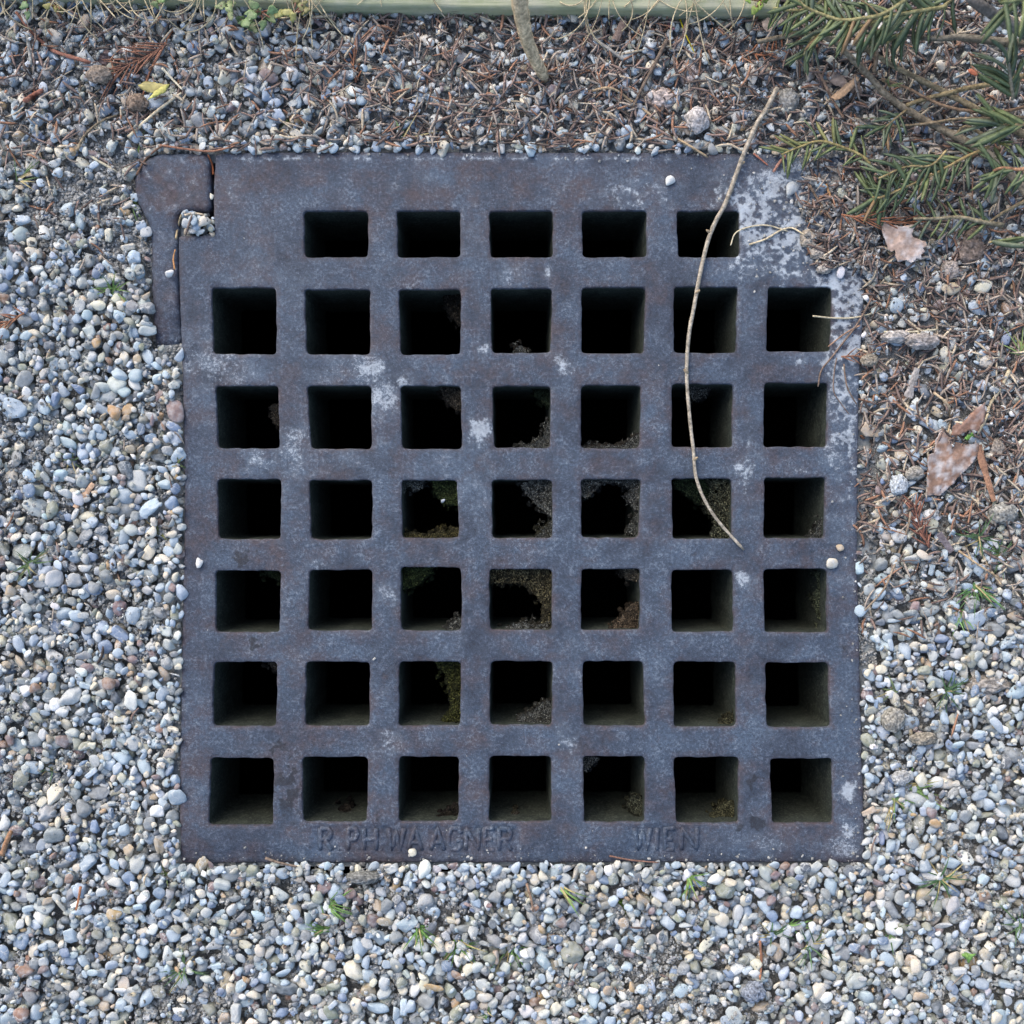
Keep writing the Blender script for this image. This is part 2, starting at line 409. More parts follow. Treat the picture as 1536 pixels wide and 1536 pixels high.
def stains(x, y):
    """lime (R), rust (G), oil (B) marks of the casting, by place in photo pixels"""
    n1 = fbm(x / 28, y / 28, 3, 5); n2 = fbm(x / 9, y / 9, 8, 4); n3 = fbm(x / 5.0, y / 5.0, 21, 3)
    ridge = np.clip(1 - np.abs(fbm(x / 26, y / 26, 14, 4) - 0.5) * 13, 0, 1)
    ridge2 = np.clip(1 - np.abs(fbm(x / 11, y / 11, 31, 3) - 0.5) * 9, 0, 1)
    L = np.zeros_like(x)
    x0_, y0_ = x, y
    x = x + (fbm(x0_ / 15, y0_ / 15, 201, 4) - .5) * 26; y = y + (fbm(x0_ / 15, y0_ / 15, 207, 4) - .5) * 26
    web = g2(x, y, 1215, 335, 105, 95) + 1.0 * g2(x, y, 1270, 520, 32, 150) + 0.45 * g2(x, y, 950, 290, 55, 30) + 0.5 * g2(x, y, 1120, 330, 40, 60) + 0.3 * g2(x, y, 1270, 760, 20, 90) + 0.35 * g2(x, y, 1120, 690, 20, 60)
    L += np.clip(web * 1.25, 0, 1.1) * (1.25 * ridge + 0.95 * ridge2 + 0.30 * n2)
    for cx, cy, r, a in [(722, 645, 15, 1.3), (575, 598, 20, .8), (560, 552, 17, .8), (608, 572, 10, .8), (727, 521, 7, 1), (770, 410, 18, .5), (823, 409, 6, .9), (845, 556, 12, .9),
                         (830, 588, 5, .9), (835, 885, 6, .0), (1112, 868, 13, 1.0), (790, 845, 6, .8), (930, 600, 9, .4), (948, 695, 4, .8), (345, 288, 12, .6), (590, 280, 8, .6), (590, 900, 12, .6),
                         (575, 890, 10, .5), (480, 640, 18, .55), (385, 690, 16, .6), (440, 660, 22, .6), (300, 540, 40, .35), (350, 550, 45, .4), (520, 560, 50, .35), (440, 700, 30, .4), (520, 690, 30, .35),
                         (700, 350, 30, .25), (640, 260, 20, .3), (840, 540, 8, .5), (1198, 537, 6, .9), (1248, 690, 9, .7), (1200, 705, 7, .7), (1105, 700, 7, .5), (1160, 745, 8, .4), (900, 640, 20, .25),
                         (1272, 1195, 13, 1.0), (1275, 1180, 10, 1.0), (1275, 1240, 10, .7), (1150, 1270, 30, .5), (1270, 1275, 25, .7), (1262, 1045, 18, .35), (850, 1110, 14, .6), (860, 1140, 20, .3), (590, 1110, 20, .5),
                         (575, 1040, 10, .4), (700, 1265, 6, .6), (686, 1262, 4, .8), (742, 1259, 5, .9), (760, 760, 35, .2), (700, 720, 60, .22), (480, 850, 14, .6), (400, 410, 60, .25), (300, 1185, 20, .25)]:
        L += .8 * a * np.clip(g2(x, y, cx, cy, r) * 1.25 + (n3 - 0.5) * 0.9 * (g2(x, y, cx, cy, r * 1.5) > 0.2), 0, 1)
    x, y = x0_, y0_
    edge = np.exp(-((y - (238 + 3 * (n1 - .5))) / 3.6) ** 2) * (x > 345) * (x < 1010) * np.clip((n2 - 0.36) * 4, 0, 1) * 0.8
    L += edge
    L += 0.22 * np.clip((n1 - 0.52) * 5, 0, 1) * n2
    G = 0.85 * g2(x, y, 660, 275, 190, 35) * np.clip((n1 - 0.42) * 5, 0, 1) + 0.6 * g2(x, y, 350, 280, 60, 60) * n1 + 0.8 * np.clip((n1 - 0.5) * 5, 0, 1) * g2(x, y, 520, 1200, 330, 120)
    G += 0.8 * g2(x, y, 390, 835, 70, 30) * np.clip((n1 - .35) * 4, 0, 1) + 0.6 * g2(x, y, 1140, 255, 40, 22) + 0.5 * g2(x, y, 285, 1000, 30, 300) * n1 + 0.55 * g2(x, y, 1180, 1255, 120, 25) * n1
    G += 0.45 * g2(x, y, 880, 280, 60, 40)
    B = np.zeros_like(x)
    x = x0_ + (fbm(x0_ / 12, y0_ / 12, 211, 4) - .5) * 24; y = y0_ + (fbm(x0_ / 12, y0_ / 12, 217, 4) - .5) * 24
    for cx, cy, rx, ry, a in [(430, 1175, 20, 55, 1.0), (425, 1132, 14, 12, 1), (368, 832, 26, 11, 1.1), (352, 838, 12, 12, 1), (385, 966, 16, 11, 1), (1137, 1175, 14, 26, 1), (1128, 1240, 22, 14, 1),
                              (512, 1115, 10, 10, .8), (566, 1218, 8, 14, .7), (1258, 975, 14, 20, .5), (545, 1255, 30, 12, .3), (470, 1235, 25, 10, .5), (1190, 1250, 10, 6, .5), (585, 1175, 8, 25, .4), (1062, 340, 5, 8, 0)]:
        B += a * np.clip(g2(x, y, cx, cy, rx, ry) * 1.5 + (n2 - 0.5) * 1.0 * (g2(x, y, cx, cy, rx * 1.5, ry * 1.5) > .2), 0, 1)
    n5 = fbm(x / 13, y / 13, 61, 5)
    B = np.clip(B, 0, 1) * np.clip((n5 - .36) * 6, 0, 1)
    return np.clip(L, 0, 1), np.clip(G, 0, 1), np.clip(B, 0, 1)

def top_z(x, y):
    """relief of the grate's upper face in metres: casting waviness and the sunk lettering strip"""
    z = (fbm(x / 60, y / 60, 41, 3) - 0.5) * 0.0009 + (fbm(x / 12, y / 12, 43, 3) - 0.5) * 0.00035
    band = np.clip((y - 1238) / 4, 0, 1) * np.clip((1292 - y) / 20, 0, 1)
    inx = np.clip((x - 465) / 10, 0, 1) * np.clip((785 - x) / 10, 0, 1) + np.clip((x - 938) / 10, 0, 1) * np.clip((1062 - x) / 10, 0, 1)
    return z - 0.0014 * band * inx - 0.0016 * np.clip((y - 1268) / 25, 0, 1)

GRATE_D = 0.080
grate_c = P(783, 762)
def build_grate():
    rings = []          # (loop coords in px, z) groups for walls
    loops = []
    outs, on = contour(OUT_POLY, OUT_R, 7, 1.0, 50)
    loops.append((outs, on, False))
    for i, (k, poly) in enumerate(HOLES.items()):
        c, n = contour(poly, 5.0 + 3 * vnoise(i * 1.7, 0.3), 6, 1.5, 60 + i * 3)
        loops.append((c, n, True))
    # upper face: rim ring of each loop at z=0, then a 4.5 px grid inside
    vin = []; edges = []
    for c, n, h in loops:
        top = c + n * (1.9 if h else -3.0)
        s = len(vin)
        vin += [tuple(p) for p in top]
        m = len(top)
        edges += [(s + j, s + (j + 1) % m) for j in range(m)]
    nb = len(vin)
    gx, gy = np.meshgrid(np.arange(262, 1306, 4.6), np.arange(224, 1300, 4.6))
    gx = gx.ravel() + RNG.uniform(-1, 1, gx.size); gy = gy.ravel() + RNG.uniform(-1, 1, gy.size)
    def grown(poly, d):
        c = np.mean(poly, 0)
        return [tuple(np.array(p) + np.sign(np.array(p) - c) * d) for p in poly]
    ok = in_poly(gx, gy, [tuple(p) for p in (loops[0][0] - loops[0][1] * 7)])
    for poly in HOLES.values():
        ok &= ~in_poly(gx, gy, grown(poly, 6))
    vin += list(zip(gx[ok], gy[ok]))
    res = delaunay_2d_cdt([Vector(v) for v in vin], edges, [], 0, 1e-5)
    vo = np.array([tuple(v) for v in res[0]]); tri = np.array([f for f in res[2] if len(f) == 3])
    orig = res[3]
    cen = vo[tri].mean(1)
    keep = in_poly(cen[:, 0], cen[:, 1], [tuple(p) for p in (loops[0][0] - loops[0][1] * 3.0)])
    for (c, n, h) in loops[1:]:
        keep &= ~in_poly(cen[:, 0], cen[:, 1], [tuple(p) for p in (c + n * 1.9)])
    tri = tri[keep]
    # map input boundary verts -> output index
    inmap = {}
    for oi, src in enumerate(orig):
        for s in src: inmap[s] = oi
    V2 = vo; Z = top_z(V2[:, 0], V2[:, 1])
    Vs = [np.column_stack([V2, Z])]; F = [tuple(t) for t in tri]
    matidx = [0] * len(F)
    base = len(V2); s = 0
    for c, n, h in loops:
        m = len(c)
        prev = [inmap[s + j] for j in range(m)]
        zt = top_z(c[:, 0], c[:, 1])
        sg = 1 if h else -1
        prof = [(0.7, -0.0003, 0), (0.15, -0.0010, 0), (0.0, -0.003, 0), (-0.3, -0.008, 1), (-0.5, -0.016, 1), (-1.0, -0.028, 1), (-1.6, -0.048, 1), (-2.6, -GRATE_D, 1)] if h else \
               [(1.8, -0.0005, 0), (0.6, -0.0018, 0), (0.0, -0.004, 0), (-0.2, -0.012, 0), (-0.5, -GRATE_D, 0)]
        for oi, (off, z, mi) in enumerate(prof):
            w = (fbm(c[:, 0] / 8 + oi, c[:, 1] / 8, 70 + oi, 3) - 0.5) * (2.2 if oi > 2 else 0.8)
            q = c + n * (sg * off + w)[:, None]
            # true metres: px on z=0 plane kept for every depth (vertical walls)
            idx = list(range(base, base + m)); base += m
            Vs.append(np.column_stack([q, np.full(m, z) + (zt if oi < 2 else 0)]))
            for j in range(m):
                a, b2 = prev[j], prev[(j + 1) % m]; d, e = idx[j], idx[(j + 1) % m]
                F.append((a, b2, e, d)); matidx.append(mi)
            prev = idx
        s += m
    V = np.concatenate(Vs)
    st = stains(V[:, 0], V[:, 1])
    depth = np.clip(1 + V[:, 2] / 0.004, 0, 1)
    rimr = np.zeros(len(V)); rimr[len(V2):] = (V[len(V2):, 2] > -0.0035) * (fbm(V[len(V2):, 0] / 14, V[len(V2):, 1] / 14, 91, 3) * 1.5)
    rimr[sorted({inmap[q] for q in range(nb)})] = 0.5
    st = (st[0], np.clip(st[1] + rimr * .8, 0, 1), st[2])
    stain = np.column_stack([st[0] * depth, st[1], st[2] * depth, np.ones(len(V))])
    X = np.column_stack([(V[:, 0] - 768) * PXS - grate_c.x, -(V[:, 1] - 768) * PXS - grate_c.y, V[:, 2]])
    me = bpy.data.meshes.new('drain_grate')
    me.from_pydata([tuple(v) for v in X], [], F)
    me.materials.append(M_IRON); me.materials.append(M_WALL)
    me.polygons.foreach_set('material_index', np.array(matidx, np.int32))
    a = me.attributes.new('stain', 'FLOAT_COLOR', 'POINT'); a.data.foreach_set('color', stain.astype(np.float32).ravel())
    bm = bmesh.new(); bm.from_mesh(me); bmesh.ops.recalc_face_normals(bm, faces=bm.faces); bm.to_mesh(me); bm.free()
    me.polygons.foreach_set('use_smooth', np.ones(len(me.polygons), bool))
    return me
g_me = build_grate()
# make sure the upper face points up
if sum(p.normal.z for p in list(g_me.polygons)[:200]) < 0:
    g_me.flip_normals()
grate = obj('drain_grate', g_me, None, None, grate_c)
tag(grate, 'large square cast iron drain grate with rows of square holes set in gravel', 'drain grate')

# raised letters, worn: R.PH.WAAGNER  WIEN
GLY = {
 'R': [[(0, 1), (0, 0)], [(0, 0), (.75, .02), (.95, .2), (.8, .46), (0, .52)], [(.4, .52), (1, 1)]],
 'P': [[(0, 1), (0, 0)], [(0, 0), (.8, .03), (1, .25), (.8, .5), (0, .54)]],
 'H': [[(0, 0), (0, 1)], [(1, 0), (1, 1)], [(0, .5), (1, .5)]],
 'W': [[(0, 0), (.25, 1), (.5, .15), (.75, 1), (1, 0)]],
 'A': [[(0, 1), (.5, 0), (1, 1)], [(.2, .65), (.8, .65)]],
 'G': [[(1, .2), (.75, .0), (.25, .0), (0, .25), (0, .75), (.25, 1), (.75, 1), (1, .8), (1, .55), (.6, .55)]],
 'N': [[(0, 1), (0, 0), (1, 1), (1, 0)]],
 'E': [[(1, 0), (0, 0), (0, 1), (1, 1)], [(0, .5), (.8, .5)]],
 'I': [[(.5, 0), (.5, 1)]],
 '.': [[(.3, .95), (.7, .95)]],
}
def letter(ch, x0, x1, y0=1243, y1=1276):
    A = Acc()
    for si, st in enumerate(GLY[ch]):
        pts = []
        dens = []
        for i in range(len(st) - 1):
            for t in np.linspace(0, 1, 5)[:-1]:
                dens.append((st[i][0] + (st[i + 1][0] - st[i][0]) * t, st[i][1] + (st[i + 1][1] - st[i][1]) * t))
        dens.append(st[-1])
        for (u, v) in dens:
            x = x0 + 2 + u * (x1 - x0 - 4); y = y0 + v * (y1 - y0)
            z = float(top_z(np.array([x]), np.array([y]))[0])
            p = P(x, y); p.z = z + 0.00045 - 0.0011 * v + si * 0.00004
            pts.append(p)
        V, F = tube_geo(pts, 0.0018, 8, 0.8, True, 0.10)
        A.add(V, F)
    o = P((x0 + x1) / 2, (y0 + y1) / 2)
    me = A.mesh('raised_letter', True, tuple(o))
    Vx = np.concatenate(A.V); px = Vx[:, 0] / PXS + 768; py = -Vx[:, 1] / PXS + 768
    st = stains(px, py)
    a = me.attributes.new('stain', 'FLOAT_COLOR', 'POINT')
    a.data.foreach_set('color', np.column_stack([st[0], st[1], st[2], np.ones(len(px))]).astype(np.float32).ravel())
    obj('raised_letter', me, M_IRON, grate, o - grate_c)
for ch, a, b in [('R', 478, 499), ('.', 504, 512), ('P', 520, 538), ('H', 544, 566), ('.', 569, 576), ('W', 580, 608), ('A', 610, 635), ('A', 644, 668), ('G', 671, 694), ('N', 697, 720), ('E', 725, 743), ('R', 747, 769),
                 ('W', 950, 978), ('I', 981, 991), ('E', 996, 1014), ('N', 1021, 1048)]:
    letter(ch, a, b)

# ------------------------------------------------------------------ iron corner lug of the frame, concrete rim, shaft
def extrude_plan(name, poly, r, zt, zb, bev, mat, wob=1.0, seed=1, step=5, stain=True, bumpz=0.0006, slope=None):
    c, n = contour(poly, r, step, wob, seed)
    V = []; F = []; m = len(c)
    prof = [(-bev * 1.0, 0.0), (-bev * 0.45, -bev * 0.22), (-bev * 0.1, -bev * 0.6), (0, -bev)]   # px offset, px drop
    ring0 = c + n * prof[0][0]
    gx, gy = np.meshgrid(np.arange(c[:, 0].min(), c[:, 0].max(), 5), np.arange(c[:, 1].min(), c[:, 1].max(), 5))
    gx = gx.ravel() + RNG.uniform(-1, 1, gx.size); gy = gy.ravel() + RNG.uniform(-1, 1, gy.size)
    ok = in_poly(gx, gy, [tuple(p) for p in (c + n * (prof[0][0] - 3))])
    vin = [tuple(p) for p in ring0] + list(zip(gx[ok], gy[ok]))
    res = delaunay_2d_cdt([Vector(v) for v in vin], [(j, (j + 1) % m) for j in range(m)], [], 0, 1e-5)
    vo = np.array([tuple(v) for v in res[0]]); tri = np.array(res[2])
    cen = vo[tri].mean(1); tri = tri[in_poly(cen[:, 0], cen[:, 1], [tuple(p) for p in ring0])]
    inmap = {s: oi for oi, src in enumerate(res[3]) for s in src}
    def zrel(q): return zt + (fbm(q[:, 0] / 22, q[:, 1] / 22, seed + 5, 3) - 0.5) * 2 * bumpz + (slope(q[:, 0], q[:, 1]) if slope else 0)
    Vs = [np.column_stack([vo, zrel(vo)])]; F = [tuple(t) for t in tri]; base = len(vo)
    prev = [inmap[j] for j in range(m)]
    for off, dz in prof[1:] + [(0.3, None)]:
        q = c + n * off
        zz = zrel(q) + dz * PXS if dz is not None else np.full(m, zb)
        Vs.append(np.column_stack([q, zz])); idx = list(range(base, base + m)); base += m
        for j in range(m): F.append((prev[j], prev[(j + 1) % m], idx[(j + 1) % m], idx[j]))
        prev = idx
    F.append(tuple(prev))
    V = np.concatenate(Vs)
    ctr = V.mean(0); o = P(ctr[0], ctr[1])
    X = np.column_stack([(V[:, 0] - 768) * PXS - o.x, -(V[:, 1] - 768) * PXS - o.y, V[:, 2]])
    me = bpy.data.meshes.new(name); me.from_pydata([tuple(v) for v in X], [], F)
    if stain:
        n1 = fbm(V[:, 0] / 16, V[:, 1] / 16, seed + 9, 4); n2 = fbm(V[:, 0] / 6, V[:, 1] / 6, seed + 19, 3)
        a = me.attributes.new('stain', 'FLOAT_COLOR', 'POINT')
        a.data.foreach_set('color', np.column_stack([np.clip((n2 - .62) * 3, 0, .6), np.clip((n1 - .3) * 2.0 + .12, 0, .8) * (0.45 + 0.55 * (V[:, 1] < 325)), np.clip((.36 - n1) * 4, 0, 0.6), np.ones(len(V))]).astype(np.float32).ravel())
    bm = bmesh.new(); bm.from_mesh(me); bmesh.ops.recalc_face_normals(bm, faces=bm.faces); bm.to_mesh(me); bm.free()
    me.polygons.foreach_set('use_smooth', np.ones(len(me.polygons), bool))
    return obj(name, me, mat, None, o)

LUG = [(201, 266), (209, 248), (224, 235), (244, 229), (312, 229), (315, 260), (316, 316), (267, 320), (266, 420), (271, 516), (229, 518), (225, 430), (224, 345), (214, 320), (202, 296)]
lug = extrude_plan('frame_lug', LUG, [10, 9, 9, 9, 9, 4, 9, 7, 3, 3, 3, 5, 10, 10, 10], 0.0012, -0.05, 8.0, M_IRON, 1.2, 7, 5, True, 0.0007,
                   slope=lambda x, y: -0.0022 * np.clip((y - 318) / 30, 0, 1) - 0.004 * np.clip((y - 470) / 45, 0, 1))
tag(lug, 'rusty iron hinge lug with rounded head at the grate\'s upper left corner', 'hinge lug')

def ring_mesh(name, xs, ys, zt, zb, mat):
    """rectangular collar between outer and inner rectangles, px"""
    (x0, x1, X0, X1), (y0, y1, Y0, Y1) = xs, ys
    V = []; F = []
    def rect(a, b, c, d, z): 
        i = len(V)
        for (x, y) in ((a, c), (b, c), (b, d), (a, d)):
            p = P(x, y); V.append((p.x, p.y, z))
        return [i, i + 1, i + 2, i + 3]
    ot, it = rect(X0, X1, Y0, Y1, zt), rect(x0, x1, y0, y1, zt)
    ob, ib = rect(X0, X1, Y0, Y1, zb), rect(x0, x1, y0, y1, zb)
    for j in range(4):
        k = (j + 1) % 4
        F += [(ot[j], ot[k], it[k], it[j]), (ot[k], ot[j], ob[j], ob[k]), (it[j], it[k], ib[k], ib[j]), (ob[j], ib[j], ib[k], ob[k])]
    me = bpy.data.meshes.new(name); me.from_pydata(V, [], F)
    bm = bmesh.new(); bm.from_mesh(me)
    bmesh.ops.subdivide_edges(bm, edges=bm.edges, cuts=40, use_grid_fill=True)
    for v in bm.verts:
        if v.co.z > zt - 1e-5: v.co.z += mnoise.noise(v.co * 120) * 0.0012
    bmesh.ops.recalc_face_normals(bm, faces=bm.faces); bm.to_mesh(me); bm.free()
    me.polygons.foreach_set('use_smooth', np.zeros(len(me.polygons), bool))
    return obj(name, me, mat)
rim = ring_mesh('concrete_rim', (282, 1278, 232, 1319), (240, 1286, 205, 1304), -0.0065, -0.03, M_CONC)
rim['kind'] = 'structure'
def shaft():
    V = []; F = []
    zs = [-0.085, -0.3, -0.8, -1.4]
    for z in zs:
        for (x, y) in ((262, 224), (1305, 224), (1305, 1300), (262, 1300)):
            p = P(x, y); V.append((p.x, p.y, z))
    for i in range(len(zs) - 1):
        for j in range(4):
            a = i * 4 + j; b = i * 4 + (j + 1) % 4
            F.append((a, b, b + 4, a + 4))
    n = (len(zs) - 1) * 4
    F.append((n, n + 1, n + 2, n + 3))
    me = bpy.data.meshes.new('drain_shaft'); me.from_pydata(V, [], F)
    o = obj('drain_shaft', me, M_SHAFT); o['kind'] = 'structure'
shaft()

# ------------------------------------------------------------------ ground level map, 1 mm cells
EXT = 0.470
NC = 940
cc = (np.arange(NC) + 0.5) * 0.001 - EXT
GX, GY = np.meshgrid(cc, cc)                       # GY up
GPX = GX / PXS + 768; GPY = -GY / PXS + 768        # photo px on z=0
def smoothstep(a, b, x):
    t = np.clip((x - a) / (b - a), 0, 1); return t * t * (3 - 2 * t)
# litter: brown needle mulch along the top and right
LIT = np.maximum(smoothstep(262, 190, GPY) * (0.35 + 0.65 * smoothstep(330, 620, GPX)),
                 smoothstep(1255, 1300, GPX) * smoothstep(1000, 700, GPY))
LIT = np.clip(LIT + (fbm(GPX / 60, GPY / 60, 90, 3) - 0.5) * 0.5 * (LIT > 0.02), 0, 1)
# bare silty patches in the gravel
BARE = np.clip((fbm(GPX / 75, GPY / 75, 96, 3) - 0.60) * 6, 0, 1) * (LIT < 0.3)
for cx, cy, rx, ry, a in [(110, 290, 70, 45, 1), (60, 330, 60, 40, .8), (165, 250, 40, 40, .7), (220, 925, 32, 30, 1.0), (150, 850, 28, 20, .7), (1370, 1080, 55, 50, .9), (1340, 1130, 35, 40, .8), (545, 1320, 55, 16, 1), (1480, 1030, 40, 20, .8), (700, 1410, 60, 15, .4), (340, 150, 25, 40, .8), (1400, 880, 60, 30, .6)]:
    BARE = np.maximum(BARE, a * g2(GPX, GPY, cx, cy, rx, ry))
UPPERL = smoothstep(430, 330, GPY) * smoothstep(330, 240, GPX)      # soil-rich upper left ground
BASE = -0.0125 + 0.0074 * LIT + 0.0055 * BARE + 0.003 * UPPERL + (fbm(GPX / 20, GPY / 20, 99, 3) - 0.5) * 0.003
TOP = 0.0015 - 0.0020 * LIT + (fbm(GPX / 110, GPY / 110, 77, 3) - 0.5) * 0.003
DENS = np.clip(1 - 0.60 * LIT - 0.70 * BARE - 0.30 * UPPERL, 0.04, 1)
inner = in_poly(GPX, GPY, OUT_POLY)
lugm = in_poly(GPX, GPY, LUG)
rimm = (GPX > 234) & (GPX < 1318) & (GPY > 207) & (GPY < 1303)
Hm = BASE.copy()
Hm[rimm] = np.maximum(Hm[rimm], -0.0055)
shrunk = (GPX > 274) & (GPX < 1283) & (GPY > 240) & (GPY < 1287)
Hm[inner] = 0.0
Hm[lugm] = 0.0008
DENS[(GPX > 1290) & (GPX < 1317) & (GPY > 650) & (GPY < 1000)] *= 0.12      # bare concrete strip
DENS[(GPX > 226) & (GPX < 276) & (GPY > 490) & (GPY < 540)] *= 0.2
notch = (GPX > 268) & (GPX < 318) & (GPY > 321) & (GPY < 349)
Hm[notch] = -0.0065
SLOT = (GPX > 311) & (GPX < 326) & (GPY > 226) & (GPY < 322)
NOGO = ((inner | lugm) & ~notch) | SLOT | ((GPX > 260) & (GPX < 276) & (GPY > 340) & (GPY < 470))
PITZONE = inner

HEAPP = [(1188, 226), (1316, 224), (1316, 424), (1300, 415), (1266, 398), (1240, 408), (1216, 392), (1204, 356), (1222, 338), (1196, 322), (1184, 304), (1204, 282), (1196, 256)]
def heap_h(X, Y):
    """height of drifted dirt over the corner; below zero where iron shows"""
    c = np.array([1268, 318]); 
    ins = in_poly(X, Y, HEAPP)
    n = fbm(X / 16, Y / 16, 301, 4)
    d = np.clip((X - 1190) / 90, 0, 1)
    return np.where(ins, (n - 0.46) * 0.014 + 0.0016 * d, -0.003) - 0.0006
HEAPM = in_poly(GPX, GPY, HEAPP) & (heap_h(GPX, GPY) > -0.0004)
Hm[HEAPM] = np.maximum(Hm[HEAPM], heap_h(GPX, GPY)[HEAPM])
NOGO[HEAPM] = False
LIT[HEAPM] = 0.9; DENS[HEAPM] = 0.25; TOP[HEAPM] = 0.005; UPPERL[HEAPM] = 0

def gh(x, y):
    """height of what lies at world x, y so far"""
    i = np.clip(((np.asarray(y) + EXT) * 1000).astype(int), 0, NC - 1); j = np.clip(((np.asarray(x) + EXT) * 1000).astype(int), 0, NC - 1)
    return Hm[i, j]

# the ground sheet: detailed patch, then on to the horizon
def ground():
    st = 4
    idx = np.arange(0, NC + 1, st); n = len(idx)
    xs = idx * 0.001 - EXT
    X, Y = np.meshgrid(xs, xs)
    ii = np.clip(idx, 0, NC - 1)
    Z = BASE[np.ix_(ii, ii)].copy()
    px = X / PXS + 768; py = -Y / PXS + 768
    V = np.column_stack([X.ravel(), Y.ravel(), Z.ravel()])
    a = (np.arange(n - 1)[:, None] * n + np.arange(n - 1)[None]).ravel()
    F = np.column_stack([a, a + 1, a + n + 1, a + n])
    cen = np.column_stack([px.ravel(), py.ravel()])[F].mean(1)
    keep = ~((cen[:, 0] > 240) & (cen[:, 0] < 1311) & (cen[:, 1] > 213) & (cen[:, 1] < 1314))
    F = F[keep]
    s = len(V); R = 150.0; e = EXT
    extra = np.array([(-e, -e, -.0125), (e, -e, -.0125), (e, e, -.0125), (-e, e, -.0125), (-R, -R, -.0125), (R, -R, -.0125), (R, R, -.0125), (-R, R, -.0125)])
    V = np.concatenate([V, extra])
    F = np.concatenate([F, np.array([(s, s + 4, s + 5, s + 1), (s + 1, s + 5, s + 6, s + 2), (s + 2, s + 6, s + 7, s + 3), (s + 3, s + 7, s + 4, s)])])
    me = np_mesh('ground', V, F)
    m, nt, b = new_mat('silty_ground')
    g = N(nt, 'ShaderNodeNewGeometry'); v = g.outputs['Position']
    n1 = tex(nt, v, 140, 5, 0.7); n2 = tex(nt, v, 900, 4, 0.7)
    c = mix(nt, ramp(nt, n1.outputs[0], .35, .65), (0.20, 0.20, 0.19), (0.32, 0.32, 0.30))
    c = mix(nt, ramp(nt, n2.outputs[0], .5, .62, 0, .9), c, (0.40, 0.40, 0.38))
    c = mix(nt, ramp(nt, n2.outputs[0], .36, .47, .85, 0), c, (0.10, 0.098, 0.092))
    vo = tex(nt, v, 95, typ='ShaderNodeTexVoronoi')
    # beyond the modelled patch the gravel is carried by the material
    d = N(nt, 'ShaderNodeVectorMath', operation='ABSOLUTE'); nt.links.new(v, d.inputs[0])
    sx = N(nt, 'ShaderNodeSeparateXYZ'); nt.links.new(d.outputs[0], sx.inputs[0])
    far = N(nt, 'ShaderNodeMath', operation='GREATER_THAN'); far.inputs[1].default_value = EXT
    nt.links.new(math_(nt, 'MAXIMUM', sx.outputs[0], sx.outputs[1]), far.inputs[0])
    hs = N(nt, 'ShaderNodeSeparateColor'); nt.links.new(vo.outputs['Color'], hs.inputs[0])
    peb = mix(nt, hs.outputs[0], (0.20, 0.23, 0.26), (0.45, 0.46, 0.44))
    peb = mix(nt, ramp(nt, vo.outputs['Distance'], 0.62, 0.9), peb, (0.15, 0.15, 0.15))
    c = mix(nt, far.outputs[0], c, peb)
    nt.links.new(c, b.inputs['Base Color']); b.inputs['Roughness'].default_value = 0.95
    b.inputs['Specular IOR Level'].default_value = 0.1
    bump(nt, b, n2.outputs[0], 1.0, 0.002)
    o = obj('ground', me, m); o['kind'] = 'structure'
ground()

# ------------------------------------------------------------------ stone prototypes
def ico(sub):
    bm = bmesh.new(); bmesh.ops.create_icosphere(bm, subdivisions=sub, radius=1)
    bm.verts.ensure_lookup_table()
    V = np.array([tuple(v.co) for v in bm.verts]); F = np.array([[v.index for v in f.verts] for f in bm.faces]); bm.free()
    V /= np.linalg.norm(V, axis=1)[:, None]
    return V, F
ICO = {1: ico(1), 2: ico(2), 3: ico(3), 4: ico(4)}
def proto_fn(seed, p, k):
    r = np.random.default_rng(seed)
    n = r.normal(size=(k, 3)); n /= np.linalg.norm(n, axis=1)[:, None]
    q = r.normal(size=(6, 3)); q = np.concatenate([q[:3], -q[:3]]); q /= np.linalg.norm(q, axis=1)[:, None]
    n = np.concatenate([n, q])
    h = np.concatenate([r.uniform(0.80, 1.15, k), r.uniform(.9, 1.1, 6)])
    def f(V):
        d = np.maximum(V @ n.T / h, 0)
        rad = (d ** p).sum(1) ** (-1 / p)
        wob = np.array([mnoise.noise(Vector(v * 1.9) + Vector((seed, 0, 0))) for v in V]) * 0.11 + np.array([mnoise.noise(Vector(v * 4.5) + Vector((0, seed, 0))) for v in V]) * 0.03
        return V * (rad * (1 + wob))[:, None]
    return f
PROT = [proto_fn(100 + i, [3.6, 5.5, 8, 13][i % 4] if i < 20 else 24, 5 + i % 6) for i in range(28)]
PV = {l: [] for l in (1, 2, 3, 4)}
for l in PV:
    for f in PROT:
        v = f(ICO[l][0]); v = v / np.abs(v).max(0)
        PV[l].append(v)
def euler_m(rx, ry, rz):
    cx, sx, cy, sy, cz, sz = math.cos(rx), math.sin(rx), math.cos(ry), math.sin(ry), math.cos(rz), math.sin(rz)
    return np.array([[cz, -sz, 0], [sz, cz, 0], [0, 0, 1]]) @ np.array([[cy, 0, sy], [0, 1, 0], [-sy, 0, cy]]) @ np.array([[1, 0, 0], [0, cx, -sx], [0, sx, cx]])

CLS = [('pale blue grey', (168, 182, 191), .27), ('light grey', (180, 183, 179), .22), ('mid grey', (138, 141, 140), .14), ('dark slate grey', (98, 104, 109), .055), ('slate blue', (120, 136, 158), .06),
       ('cream', (206, 197, 176), .115), ('tan', (174, 156, 130), .042), ('ochre', (180, 150, 108), .010), ('olive grey', (146, 147, 130), .085), ('purple brown', (132, 112, 108), .022), ('rust brown', (142, 112, 92), .009), ('off white', (222, 222, 215), .06)]
CP = np.array([c[2] for c in CLS]); CP /= CP.sum()

